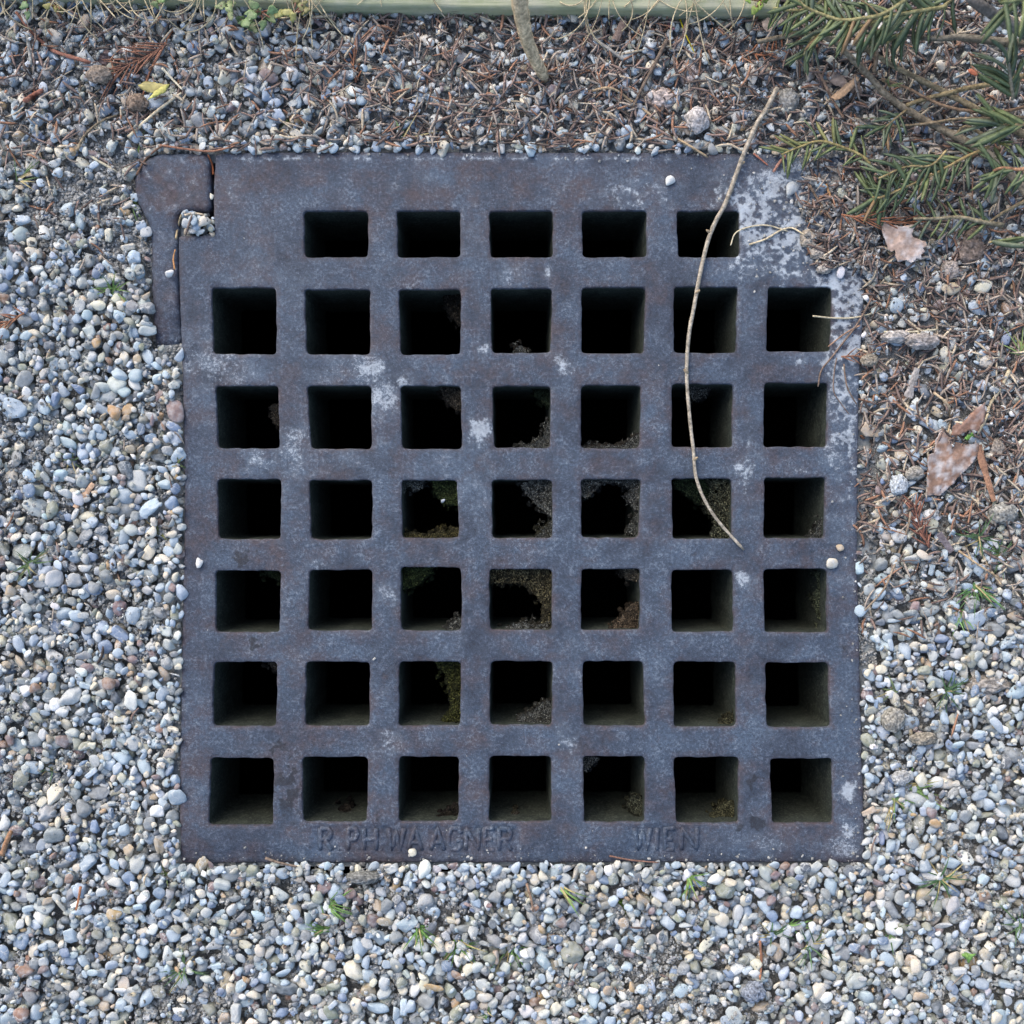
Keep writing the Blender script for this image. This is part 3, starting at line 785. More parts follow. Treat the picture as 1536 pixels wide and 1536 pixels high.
pid_map = np.full((NC, NC), -1, np.int32)
PEB = []        # dicts
def drop(a, b, c, yaw, tries, cap=True, dens=True, ang=False, region=None, cls=None):
    """let a stone settle on the height map; returns centre or None"""
    best = None
    R = int(math.ceil(max(a, b) * 1000)) + 1
    cy, sy = math.cos(yaw), math.sin(yaw)
    g = np.arange(-R, R + 1) * 0.001
    dx, dy = np.meshgrid(g, g)
    u = (dx * cy + dy * sy) / a; v = (-dx * sy + dy * cy) / b
    q = u * u + v * v
    m = q < 1
    prof = np.where(m, c * np.sqrt(np.clip(1 - q, 0, 1)), 0)
    for _ in range(tries):
        if region is None:
            i = int(RNG.integers(R, NC - R)); j = int(RNG.integers(R, NC - R))
        else:
            i, j = region()
            if i < R or j < R or i >= NC - R or j >= NC - R: continue
        if NOGO[i, j]: continue
        if dens and RNG.random() > DENS[i, j]: continue
        H0 = Hm[i - R:i + R + 1, j - R:j + R + 1]
        z = (H0 + prof)[m].max()
        zmean = (H0[m]).mean() + c * 0.62
        z = 0.55 * z + 0.45 * zmean
        z = max(z, float(H0[R, R]) + c * 0.55)
        if best is None or z < best[0]: best = (z, i, j)
    if best is None: return None
    z, i, j = best
    if cap and z + c > TOP[i, j] + 0.0038: return None
    sub = Hm[i - R:i + R + 1, j - R:j + R + 1]
    topz = z + prof
    w = m & (topz > sub)
    if w.sum() < 1: return None
    sub[w] = topz[w]
    return cc[j], cc[i], z, (i, j, R, w)

def add_pebble(a, b, c, yaw, tries, **kw):
    r = drop(a, b, c, yaw, tries, **kw)
    if r is None: return None
    x, y, z, (i, j, R, w) = r
    pid = len(PEB)
    pid_map[i - R:i + R + 1, j - R:j + R + 1][w] = pid
    k = kw.get('cls')
    if k is None: k = int(RNG.choice(len(CLS), p=CP))
    PEB.append(dict(a=a, b=b, c=c, yaw=yaw, x=x, y=y, z=z, cls=k, proto=int(RNG.integers(23 if RNG.random() < .85 else len(PROT))), tilt=RNG.normal(0, 0.16, 2), jit=float(RNG.normal(1, 0.10)), seed=float(RNG.random()), hue=RNG.normal(0, 0.02, 3)))
    return pid

# soil crumbs first where the ground is silty or mulched, pressed into the level map
CR = Acc()
CRV = [PV[1][20 + i % 8] for i in range(8)]
def crumb(x, y, z, r, col):
    V = CRV[random.randrange(8)] * (r * np.array([random.uniform(.7, 1.2), random.uniform(.6, 1.1), random.uniform(.5, .9)]))
    V = V @ euler_m(random.uniform(-.6, .6), random.uniform(-.6, .6), random.uniform(0, 6.28)).T + np.array([x, y, z])
    CR.add(V, ICO[1][1], (*col, random.random()))
SOILW = np.clip(LIT * 0.8 + BARE * 1.6 + UPPERL * 0.8 + 0.05, 0, 1); SOILW[NOGO] = 0; SOILW[HEAPM] = 2.5
SOILW[np.abs(GX) > 0.41] = 0; SOILW[np.abs(GY) > 0.41] = 0
flat = SOILW.ravel() / SOILW.sum()
def soil_crumbs(n, rmin, rmax, up=1.0):
    pick = RNG.choice(NC * NC, size=n, p=flat)
    for t in pick:
        i, j = divmod(int(t), NC)
        r = rmin + (rmax - rmin) * RNG.random() ** 3
        x = cc[j] + RNG.uniform(-.0005, .0005); y = cc[i] + RNG.uniform(-.0005, .0005)
        z = Hm[i, j] + r * 0.35
        g = RNG.uniform(0.35, 1.6)
        col = np.array((0.25, 0.245, 0.23)) * g if RNG.random() < 0.55 else np.array((0.38, 0.38, 0.365)) * g
        if LIT[i, j] > .5 and RNG.random() < .12: col = np.array((0.10, 0.085, 0.075)) * g
        crumb(x, y, z, r, col)
        if r > 0.0011:
            R = max(1, int(r * 1000)); Hm[i - R + 1:i + R, j - R + 1:j + R] = np.maximum(Hm[i - R + 1:i + R, j - R + 1:j + R], z + r * 0.3)
soil_crumbs(17000, 0.0008, 0.0034)

def gravel_sizes():
    t = RNG.random()
    a = float(np.clip(RNG.lognormal(math.log(0.00485), 0.27), 0.0022, 0.0092))
    b = a * RNG.uniform(0.62, 0.97); c = a * RNG.uniform(0.42, 0.72)
    return a, b, c
for k in range(19500):
    a, b, c = gravel_sizes()
    if k > 12500: a *= 0.75; b *= 0.75; c *= 0.75
    if k > 16500: a *= 0.72; b *= 0.72; c *= 0.72
    add_pebble(a, b, c, RNG.uniform(0, math.pi), 6 if k > 9000 else 4)
def edge_spot():
    t = RNG.random(); off = RNG.uniform(1, 22)
    if t < .5: px, py = RNG.uniform(262, 1305), 1296 + off
    elif t < .72: px, py = 271 - off, RNG.uniform(560, 1300)
    elif t < .86: px, py = 1297 + off, RNG.uniform(1000, 1300)
    else: px, py = RNG.uniform(220, 700), 228 - off
    return at_px(px, py)()
def at_px(px, py):
    j = int((P(px, py).x + EXT) * 1000); i = int((P(px, py).y + EXT) * 1000)
    return lambda: (i, j)
for k in range(900):
    a, b, c = gravel_sizes()
    add_pebble(a * .85, b * .85, c * .85, RNG.uniform(0, math.pi), 3, dens=False, region=edge_spot)
for k in range(5000):
    a, b, c = gravel_sizes()
    add_pebble(a * .5, b * .5, c * .5, RNG.uniform(0, math.pi), 7)
GAPW = ((TOP - Hm > 0.0025) & ~NOGO & (np.abs(GX) < .41) & (np.abs(GY) < .41) & (LIT < .6)).astype(float)
gsum = GAPW.ravel() / GAPW.sum()
for t in RNG.choice(NC * NC, size=24000, p=gsum):
    i, j = divmod(int(t), NC); r = 0.0006 + 0.0014 * RNG.random() ** 2
    g = RNG.uniform(.5, 1.3)
    crumb(cc[j], cc[i], Hm[i, j] + r * .3, r, np.array((0.36, 0.36, 0.34)) * g)
# stray stones placed where the photo has a telling one
def at_px(px, py):
    j = int((P(px, py).x + EXT) * 1000); i = int((P(px, py).y + EXT) * 1000)
    return lambda: (i, j)
CI = {c[0]: i for i, c in enumerate(CLS)}
SPECIAL = {}
def special(px, py, apx, bpx, yaw_deg, cls, label, dens=False, tint=None, c=None):
    a = apx * PXS / 2; b = bpx * PXS / 2
    pid = add_pebble(a, b, c or min(a, b) * 0.62, math.radians(-yaw_deg), 1, cap=False, dens=False, region=at_px(px, py), cls=CI[cls])
    if pid is not None:
        SPECIAL[pid] = label; PEB[pid]['jit'] = 1.0; PEB[pid]['proto'] = (0, 4, 8, 12, 16)[len(SPECIAL) % 5]; PEB[pid]['tilt'] = PEB[pid]['tilt'] * .3
        if tint: PEB[pid]['tint'] = tint
    return pid
for s in [
    (655, 1478, 36, 24, 25, 'ochre', 'biggest ochre pebble in the gravel below the grate, near the bottom of the photo'),
    (440, 116, 20, 29, 0, 'off white', 'smooth white oval pebble in the litter above the second column of grate holes'),
    (402, 116, 34, 18, 25, 'purple brown', 'pinkish veined pebble beside the smooth white oval one above the grate'),
    (280, 210, 22, 18, 0, 'slate blue', 'small bright blue stone just above the gap beside the rusty hinge lug'),
    (252, 200, 40, 18, 50, 'light grey', 'long pale grey pebble pointing at the bright blue stone above the hinge lug'),
    (320, 165, 18, 28, 0, 'off white', 'upright whitish speckled pebble in bare grey soil above the hinge lug'),
    (97, 126, 18, 24, 10, 'slate blue', 'squarish blue pebble in the upper left gravel by a reddish stalk'),
    (125, 37, 32, 15, -65, 'tan', 'long tan brown pebble standing among the stones near the top left corner'),
    (42, 25, 19, 27, 0, 'light grey', 'round pale pebble near the top left corner of the photo'),
    (1127, 113, 34, 22, 80, 'cream', 'large smooth cream egg shaped pebble in the needle litter above the grate'),
    (843, 105, 20, 18, 0, 'light grey', 'round grey pebble right beside the foot of the sapling stem'),
    (975, 69, 20, 19, 0, 'off white', 'round whitish pebble in the needle litter above the fifth column of holes'),
    (624, 1008, 22, 13, 10, 'purple brown', 'dark wine red pebble'),
    (198, 1048, 22, 30, 0, 'off white', 'white rounded triangular pebble left of the sixth row of grate holes'),
    (168, 1022, 22, 20, 20, 'rust brown', 'squarish brown stone in the gravel left of the sixth row of holes'),
    (57, 1030, 17, 19, 0, 'rust brown', 'small rust brown cube of stone at the left of row six'),
    (184, 1481, 23, 16, 10, 'off white', 'bright white oval pebble in the lower left gravel'),
    (173, 1369, 27, 18, 5, 'ochre', 'yellow ochre pebble in the gravel off the grate\'s lower left corner'),
    (192, 1316, 22, 20, 30, 'slate blue', 'dark blue pebble next to a pale one off the grate\'s lower left corner'),
    (36, 1515, 24, 22, 0, 'rust brown', 'dark brown pebble at the lower left corner of the photo'),
    (1490, 1085, 30, 17, 60, 'pale blue grey', 'long pale blue pebble far right of the sixth row of holes'),
    (1436, 1112, 22, 21, 0, 'pale blue grey', 'round pale blue pebble right of the gap between rows six and seven'),
    (1392, 1217, 20, 18, 0, 'purple brown', 'reddish brown round pebble right of the bottom row of holes'),
    (1397, 1230, 20, 14, 20, 'ochre', 'yellow pebble just below the reddish brown one right of the bottom row'),
    (1370, 1443, 18, 25, 20, 'cream', 'tall cream pebble in the lower right gravel'),
    (1380, 1490, 26, 17, 10, 'tan', 'flat tan pebble near the bottom right of the photo'),
    (1367, 330 + 505, 30, 18, 0, 'light grey', 'large rounded grey pebble lying on the right edge of the needle litter'),
    (1380, 832, 30, 14, 20, 'cream', 'slim cream pebble touching a larger grey one right of row four'),
    (1340, 459, 22, 24, 0, 'pale blue grey', 'smooth pale pebble between two darker stones right of the second row of holes'),
    (1425, 432, 28, 22, -15, 'tan', 'tan and white pebble in the litter right of the second row of holes'),
    (1473, 1340, 20, 18, 0, 'rust brown', 'orange brown pebble of a touching pair in the lower right gravel'),
    (1513, 1338, 20, 18, 0, 'ochre', 'yellow brown pebble at the right edge of the lower gravel'),
    (145, 20 + 860, 20, 20, 0, 'mid grey', 'round mid grey pebble left of row five'),
    (48, 735, 24, 20, 60, 'slate blue', 'rounded purple blue pebble far left of the fourth row of holes'),
    (147, 515, 14, 18, 0, 'ochre', 'small orange pebble left of the second row of holes'),
]:
    special(*s)
# pebbles lying on the iron itself
NOGO_KEEP = NOGO.copy(); NOGO[:] = False
for s in [
    (1005, 271, 16, 18, 0, 'off white', 'white pebble lying alone on the grate above the fifth column of holes'),
    (257, 409, 16, 17, 0, 'off white', 'white pebble lying on the iron side bar of the hinge lug'),
    (298, 845, 12, 17, 10, 'off white', 'small white chip lying on the grate\'s left border beside row five'),
    (1244, 845, 20, 17, -15, 'cream', 'cream pebble lying on the grate above the last hole of row five'),
    (1258, 820, 12, 12, 0, 'tan', 'small brownish pebble just above the cream one on the grate\'s right border'),
    (1186, 283, 20, 26, 0, 'light grey', 'grey oval pebble on the grate\'s dirty upper right corner'),
    (1202, 301, 14, 28, -18, 'light grey', 'long pale pebble leaning against a grey oval on the grate\'s upper right corner'),
    (1262, 296, 22, 20, 0, 'olive grey', 'greenish grey pebble in the dirt heap on the grate\'s upper right corner'),
    (1258, 409, 13, 20, 10, 'off white', 'white pebble on the grate above the last hole of the second row'),
    (1297, 447, 9, 10, 0, 'off white', 'tiny white pebble at the grate\'s right edge beside row two'),
    (1249, 355, 18, 20, 0, 'mid grey', 'round dull grey pebble half buried in dirt on the grate\'s upper right corner'),
    (1232, 282, 20, 16, 40, 'pale blue grey', 'bluish stone in the dirt between the pebbles on the grate\'s upper right corner'),
    (316.5, 296, 7, 11, 0, 'cream', 'small cream pebble stuck in the gap between hinge lug and grate'),
    (281, 338, 15, 15, 0, 'light grey', 'pale pebble at the left of the small notch below the hinge lug'),
    (293, 333, 14, 19, -20, 'pale blue grey', 'upright grey pebble in the notch below the hinge lug'),
    (310, 333, 19, 20, 0, 'cream', 'largest cream pebble in the notch below the hinge lug'),
    (303, 346, 16, 12, 0, 'off white', 'flat whitish pebble at the bottom of the notch below the hinge lug'),
    (290, 348, 15, 10, 0, 'mid grey', 'dark grey pebble at the bottom of the notch below the hinge lug'),
    (317, 344, 9, 8, 0, 'olive grey', 'tiny greenish pebble in the right corner of the notch below the hinge lug'),
    (620, 1277, 13, 0.1 + 13, 0, 'cream', 'pinkish heart shaped pebble on the grate\'s bottom edge under the lettering'),
    (492, 1296, 12, 16, 0, 'pale blue grey', 'pale blue pebble overlapping the grate\'s bottom edge under the first letter'),
    (584, 1296, 16, 14, 0, 'cream', 'cream pebble pressed on the grate\'s bottom edge under the lettering'),
]:
    special(*s)
NOGO[:] = NOGO_KEEP
# visible area of each stone in the frame
inframe = (np.abs(GX) < 0.384) & (np.abs(GY) < 0.384)
ids = pid_map[inframe]; ids = ids[ids >= 0]
VIS = np.bincount(ids, minlength=len(PEB))

def peb_geo(p, lvl):
    V = PV[lvl][p['proto']] * np.array([p['a'], p['b'], p['c']])
    V = V @ euler_m(p['tilt'][0], p['tilt'][1], p['yaw']).T
    return V, ICO[lvl][1]
def peb_col(p):
    c = s2l(np.array(p.get('tint') or CLS[p['cls']][1])) * p['jit']
    c = np.clip(c + p['hue'] * c.mean(), 0.01, 0.85)
    return (*c, p['seed'])

ORD = ['first', 'second', 'third', 'fourth', 'fifth', 'sixth', 'seventh']
COLX = [367, 508, 646, 782, 918, 1056, 1196]; ROWY = [351, 481, 625, 764, 900, 1041, 1186]
def near(v, arr): return int(np.argmin([abs(v - a) for a in arr]))
def place_words(px, py):
    if 266 <= px <= 1300 and 228 <= py <= 1297:
        return 'on the grate near row %s' % ORD[near(py, ROWY)]
    if py < 228 and 290 < px < 1265:
        d = 228 - py; s = 'above the %s column of holes' % ORD[near(px, COLX)]
    elif py > 1297 and 290 < px < 1265:
        d = py - 1297; s = 'below the %s column of holes' % ORD[near(px, COLX)]
    elif 290 <= py <= 1265:
        d = 268 - px if px < 268 else px - 1297
        s = ('left' if px < 268 else 'right') + ' of the %s row of holes' % ORD[near(py, ROWY)]
    else:
        d = max(228 - py, py - 1297, 268 - px, px - 1297)
        s = 'off the grate\'s %s %s corner' % ('upper' if py < 768 else 'lower', 'left' if px < 768 else 'right')
    w = 'touching the iron' if d < 22 else 'close by' if d < 80 else 'midway out' if d < 160 else 'near the edge'
    return s + ', ' + w
AUTO = []      # (object, base label, px, py, size, noun)
def uniquify():
    by = {}
    for t in AUTO: by.setdefault(t[1], []).append(t)
    for base, L in by.items():
        if len(L) == 1:
            L[0][0]['label'] = base; continue
        if len(L) == 2:
            L.sort(key=lambda t: -t[4])
            for t, w in zip(L, ('larger', 'smaller')): t[0]['label'] = w + ' ' + base
        elif len(L) == 3:
            L.sort(key=lambda t: t[3])
            for t, w in zip(L, ('topmost', 'middle', 'lowest')): t[0]['label'] = w + ' ' + base
        else:
            L.sort(key=lambda t: t[3])
            for n_, t in enumerate(L): t[0]['label'] = '%s from the top, %s' % (ORD[n_] if n_ < 7 else 'last', base)

order = np.argsort(-VIS)
single = [int(i) for i in order if VIS[i] > 0 and i not in SPECIAL][:300 - len(SPECIAL)]
single_set = set(single) | set(SPECIAL)
for pid in list(SPECIAL) + single:
    p = PEB[pid]
    V, F = peb_geo(p, 4 if VIS[pid] > 130 else 3)
    me = np_mesh('pebble', V, F, peb_col(p))
    o = obj('pebble', me, M_PEB, None, (p['x'], p['y'], p['z']))
    if pid in SPECIAL:
        tag(o, SPECIAL[pid], 'pebble', 'pebbles')
    else:
        k = H / (H - p['z']); px = p['x'] / PXS * k + 768; py = -p['y'] / PXS * k + 768
        r = p['b'] / p['a']
        shp = 'long' if r < 0.7 else 'round' if r > 0.9 else 'oval'
        tag(o, None, 'pebble', 'pebbles')
        AUTO.append((o, '%s %s pebble %s' % (CLS[p['cls']][0], shp, place_words(px, py)), px, py, p['a'] * p['b'], 'pebble'))
GR = Acc()
for pid, p in enumerate(PEB):
    if pid in single_set: continue
    infr = abs(p['x']) < 0.40 and abs(p['y']) < 0.40
    if infr and VIS[pid] == 0: lvl = 1
    elif infr and VIS[pid] > 22: lvl = 3
    else: lvl = 2 if infr else 2
    V, F = peb_geo(p, lvl)
    GR.add(V + np.array([p['x'], p['y'], p['z']]), F, peb_col(p))
gravel = obj('gravel', GR.mesh('gravel'), M_PEB); gravel['kind'] = 'stuff'
print('pebbles', len(PEB), 'visible', int((VIS > 0).sum()), 'gravel tris', sum(len(f) for f in GR.F))
# ------------------------------------------------------------------ dirt drifted over the grate's upper right corner
def dirt_heap():
    x0, x1, y0, y1, st = 1160, 1322, 226, 430, 2.6
    xs = np.arange(x0, x1, st); ys = np.arange(y0, y1, st)
    X, Y = np.meshgrid(xs, ys)
    m = heap_h(X, Y)
    V = np.column_stack([((X - 768) * PXS).ravel(), (-(Y - 768) * PXS).ravel(), m.ravel()])
    n = len(xs); a = (np.arange(len(ys) - 1)[:, None] * n + np.arange(n - 1)[None]).ravel()
    F = np.column_stack([a, a + n, a + n + 1, a + 1])
    F = F[V[F][:, :, 2].max(1) > -0.0012]
    o = obj('dirt_heap', np_mesh('dirt_heap', V, F), M_SOIL); o['kind'] = 'stuff'
dirt_heap()

# ------------------------------------------------------------------ needle litter
NEED_COL = [((134, 114, 104), .27), ((108, 93, 86), .22), ((156, 144, 132), .23), ((148, 112, 90), .10), ((82, 73, 68), .10), ((180, 166, 144), .08)]
NEED_N = ['purple brown', 'dark brown', 'grey brown', 'rust orange', 'blackish brown', 'straw coloured']
NCP = np.array([c[1] for c in NEED_COL]); NCP /= NCP.sum()
LITW = np.clip(LIT * 1.0 + 0.10 * UPPERL + 0.004, 0, 1); LITW[NOGO] = 0
LITW[(np.abs(GX) > 0.41) | (np.abs(GY) > 0.41)] = 0
LITW[HEAPM] = 1.6
lw = LITW.ravel() / LITW.sum()
needles = []
pick = RNG.choice(NC * NC, size=6500, p=lw)
for t in pick:
    i, j = divmod(int(t), NC)
    x, y = cc[j], cc[i]
    L = float(np.clip(RNG.normal(0.0135, 0.0055), 0.004, 0.030)); r = float(RNG.uniform(0.0005, 0.00115))
    a = RNG.uniform(0, 2 * math.pi)
    if GPY[i, j] < 232 and GPY[i, j] > 205 and RNG.random() < .6: a = RNG.normal(0, .22)
    k = RNG.normal(0, 0.5)
    s = np.linspace(-0.5, 0.5, 6)
    ang = a + k * s
    px_ = x + np.cumsum(np.cos(ang)) * L / 6; py_ = y + np.cumsum(np.sin(ang)) * L / 6
    px_ -= px_.mean() - x; py_ -= py_.mean() - y
    hz = gh(px_, py_)
    line = np.linspace(hz[0], hz[-1], 6)
    z = line + max(0, (hz - line).max()) * 0.75 + r * 0.7
    if abs(z[0] - z[-1]) > 0.5 * L: continue
    ppx = px_ / PXS + 768; ppy = -py_ / PXS + 768
    if not HEAPM[i, j] and in_poly(ppx, ppy, OUT_POLY).sum() > 2: continue
    ii = np.clip(((py_ + EXT) * 1000).astype(int), 0, NC - 1); jj = np.clip(((px_ + EXT) * 1000).astype(int), 0, NC - 1)
    Hm[ii, jj] = np.maximum(Hm[ii, jj], z + r * 0.4)
    c = int(RNG.choice(len(NEED_COL), p=NCP))
    needles.append((np.column_stack([px_, py_, z]), r, c, L))
def needle_geo(nd):
    pts, r, c, L = nd
    rad = [r * w for w in (0.45, 0.9, 1, 1, 0.85, 0.3)]
    return tube_geo(pts, rad, 4, 0.55, True, 0.25)
def tcol(rgb, v=0.15):
    g = random.gauss(1, v)
    return tuple(float(x) for x in np.clip(s2l(rgb) * g, 0.004, .8)) + (random.random(),)
NL = Acc()
big = sorted(range(len(needles)), key=lambda q: -needles[q][3] * needles[q][1] * (1 if abs(needles[q][0][:, :2]).max() < .384 else 0))
solo = big[:150]; solos = set(solo)
for q, nd in enumerate(needles):
    V, F = needle_geo(nd); col = tcol(NEED_COL[nd[2]][0])
    if q in solos:
        o_ = nd[0].mean(0)
        o = obj('dry_needle', np_mesh('dry_needle', V - o_, F, col), M_DRY, None, tuple(o_))
        tag(o, None, 'dry needle', 'dry needles in the litter')
        px, py = o_[0] / PXS + 768, -o_[1] / PXS + 768
        d = nd[0][-1] - nd[0][0]; an = math.degrees(math.atan2(d[1], d[0])) % 180
        w = 'level' if an < 22 or an > 158 else 'upright' if 68 < an < 112 else 'rising' if an < 90 else 'falling'
        AUTO.append((o, '%s %s needle %s' % (w, NEED_N[nd[2]], place_words(px, py)), px, py, nd[3] * nd[1], 'needle'))
    else:
        NL.add(V, F, col)
o = obj('needle_litter', NL.mesh('needle_litter'), M_DRY); o['kind'] = 'stuff'
# a few stones that rolled onto the litter, and the last crumbs
soil_crumbs(15000, 0.0005, 0.0018)
cnt = 0
while cnt < 520:
    t = RNG.random()
    if t < .45: px, py = RNG.normal(1215, 55), RNG.normal(325, 70)
    elif t < .62: px, py = 1292 - abs(RNG.normal(0, 16)), RNG.uniform(400, 1290)
    elif t < .80: px, py = RNG.uniform(275, 1290), 1292 - abs(RNG.normal(0, 8))
    elif t < .92: px, py = RNG.uniform(325, 1200), 231 + abs(RNG.normal(0, 8))
    else: px, py = RNG.uniform(280, 1290), RNG.uniform(240, 1290)
    if not in_poly([px], [py], OUT_POLY)[0] or any(h[0][0] - 6 < px < h[2][0] + 6 and h[0][1] - 6 < py < h[2][1] + 6 for h in HOLES.values()): continue
    cnt += 1; r = 0.0004 + 0.0011 * RNG.random() ** 3
    p = P(px, py); crumb(p.x, p.y, r * .4, r, np.array((0.36, 0.355, 0.33)) * RNG.uniform(.5, 1.4))
o = obj('soil_crumbs', CR.mesh('soil_crumbs', False), M_CRUMB); o['kind'] = 'stuff'

# ------------------------------------------------------------------ sticks, stalks, straws
def zat(px, py, lift=0.0):
    p = P(px, py); return float(gh(p.x, p.y)) + lift
def stick(name, pts, w0, w1, rgb, label, cat, mat=None, lift=0.0015, n=6, rough=0.15, zs=None, mode='max', group=None, flat=0.9):
    """pts photo px; lies on what is below it"""
    P3 = []
    for i, (x, y) in enumerate(pts):
        z = zs[i] if zs is not None else zat(x, y, lift)
        P3.append(P(x, y, z))
    path = smooth_path(P3, n)
    m = len(path)
    rad = [0.5 * PXS * (w0 + (w1 - w0) * i / (m - 1)) * (1 + 0.12 * math.sin(i * 1.9) * rough * 4) for i in range(m)]
    rad[-1] *= 0.6
    V, F = tube_geo(path, rad, 8, flat, True, rough)
    o_ = np.array(path[0])
    t = s2l(rgb)
    nz = fbm(V[:, 0] * 600, V[:, 1] * 600, 5, 3)[:, None]
    T = np.column_stack([np.clip(t[None] * (0.7 + 0.6 * nz), .005, .8), np.full(len(V), .5)])
    o = obj(name, np_mesh(name, V - o_, F, T), mat or M_BARK, None, tuple(o_))
    return tag(o, label, cat, group)
IR = 0.003
stick('twig', [(1166, 132), (1150, 163), (1135, 187), (1118, 225), (1102, 268), (1088, 305), (1072, 335), (1060, 368), (1050, 412), (1041, 460), (1033, 505), (1030, 560), (1034, 620), (1040, 675), (1044, 715), (1058, 752), (1080, 785), (1116, 825)],
      7.6, 4.4, (160, 150, 134), 'long thin curved bare twig lying across the grate from the litter to row four', 'twig', zs=[0.006, 0.0055, 0.005, 0.005] + [IR + 0.0005] * 3 + [IR] * 10 + [IR - 0.001], rough=0.12)
stick('sapling_stem', [(776, -40), (779, 0), (784, 32), (792, 64), (806, 96), (820, 121)], 26, 17, (206, 182, 146), 'leaning grey brown sapling stem coming in over the green board', 'stem', zs=[0.075, 0.06, 0.044, 0.028, 0.012, -0.006], rough=0.1)
tw = [o for o in bpy.data.objects if o.name == 'twig'][0]
for (x, y, dx, dy, z) in ((1110, 246, 9, -3, IR), (1066, 350, -8, -5, IR), (1044, 440, 7, -5, IR), (1031, 560, -6, -6, IR), (1041, 690, 7, -4, IR)):
    V, F = tube_geo([P(x, y, z), P(x + dx * .5, y + dy * .6, z + .001), P(x + dx * .8, y + dy, z + .002)], [.0016, .0011, .0006], 6, 1, True, .3)
    obj('stub', np_mesh('stub', V - np.array(tw.location), F, tcol((150, 134, 110), .05)), M_BARK, tw)
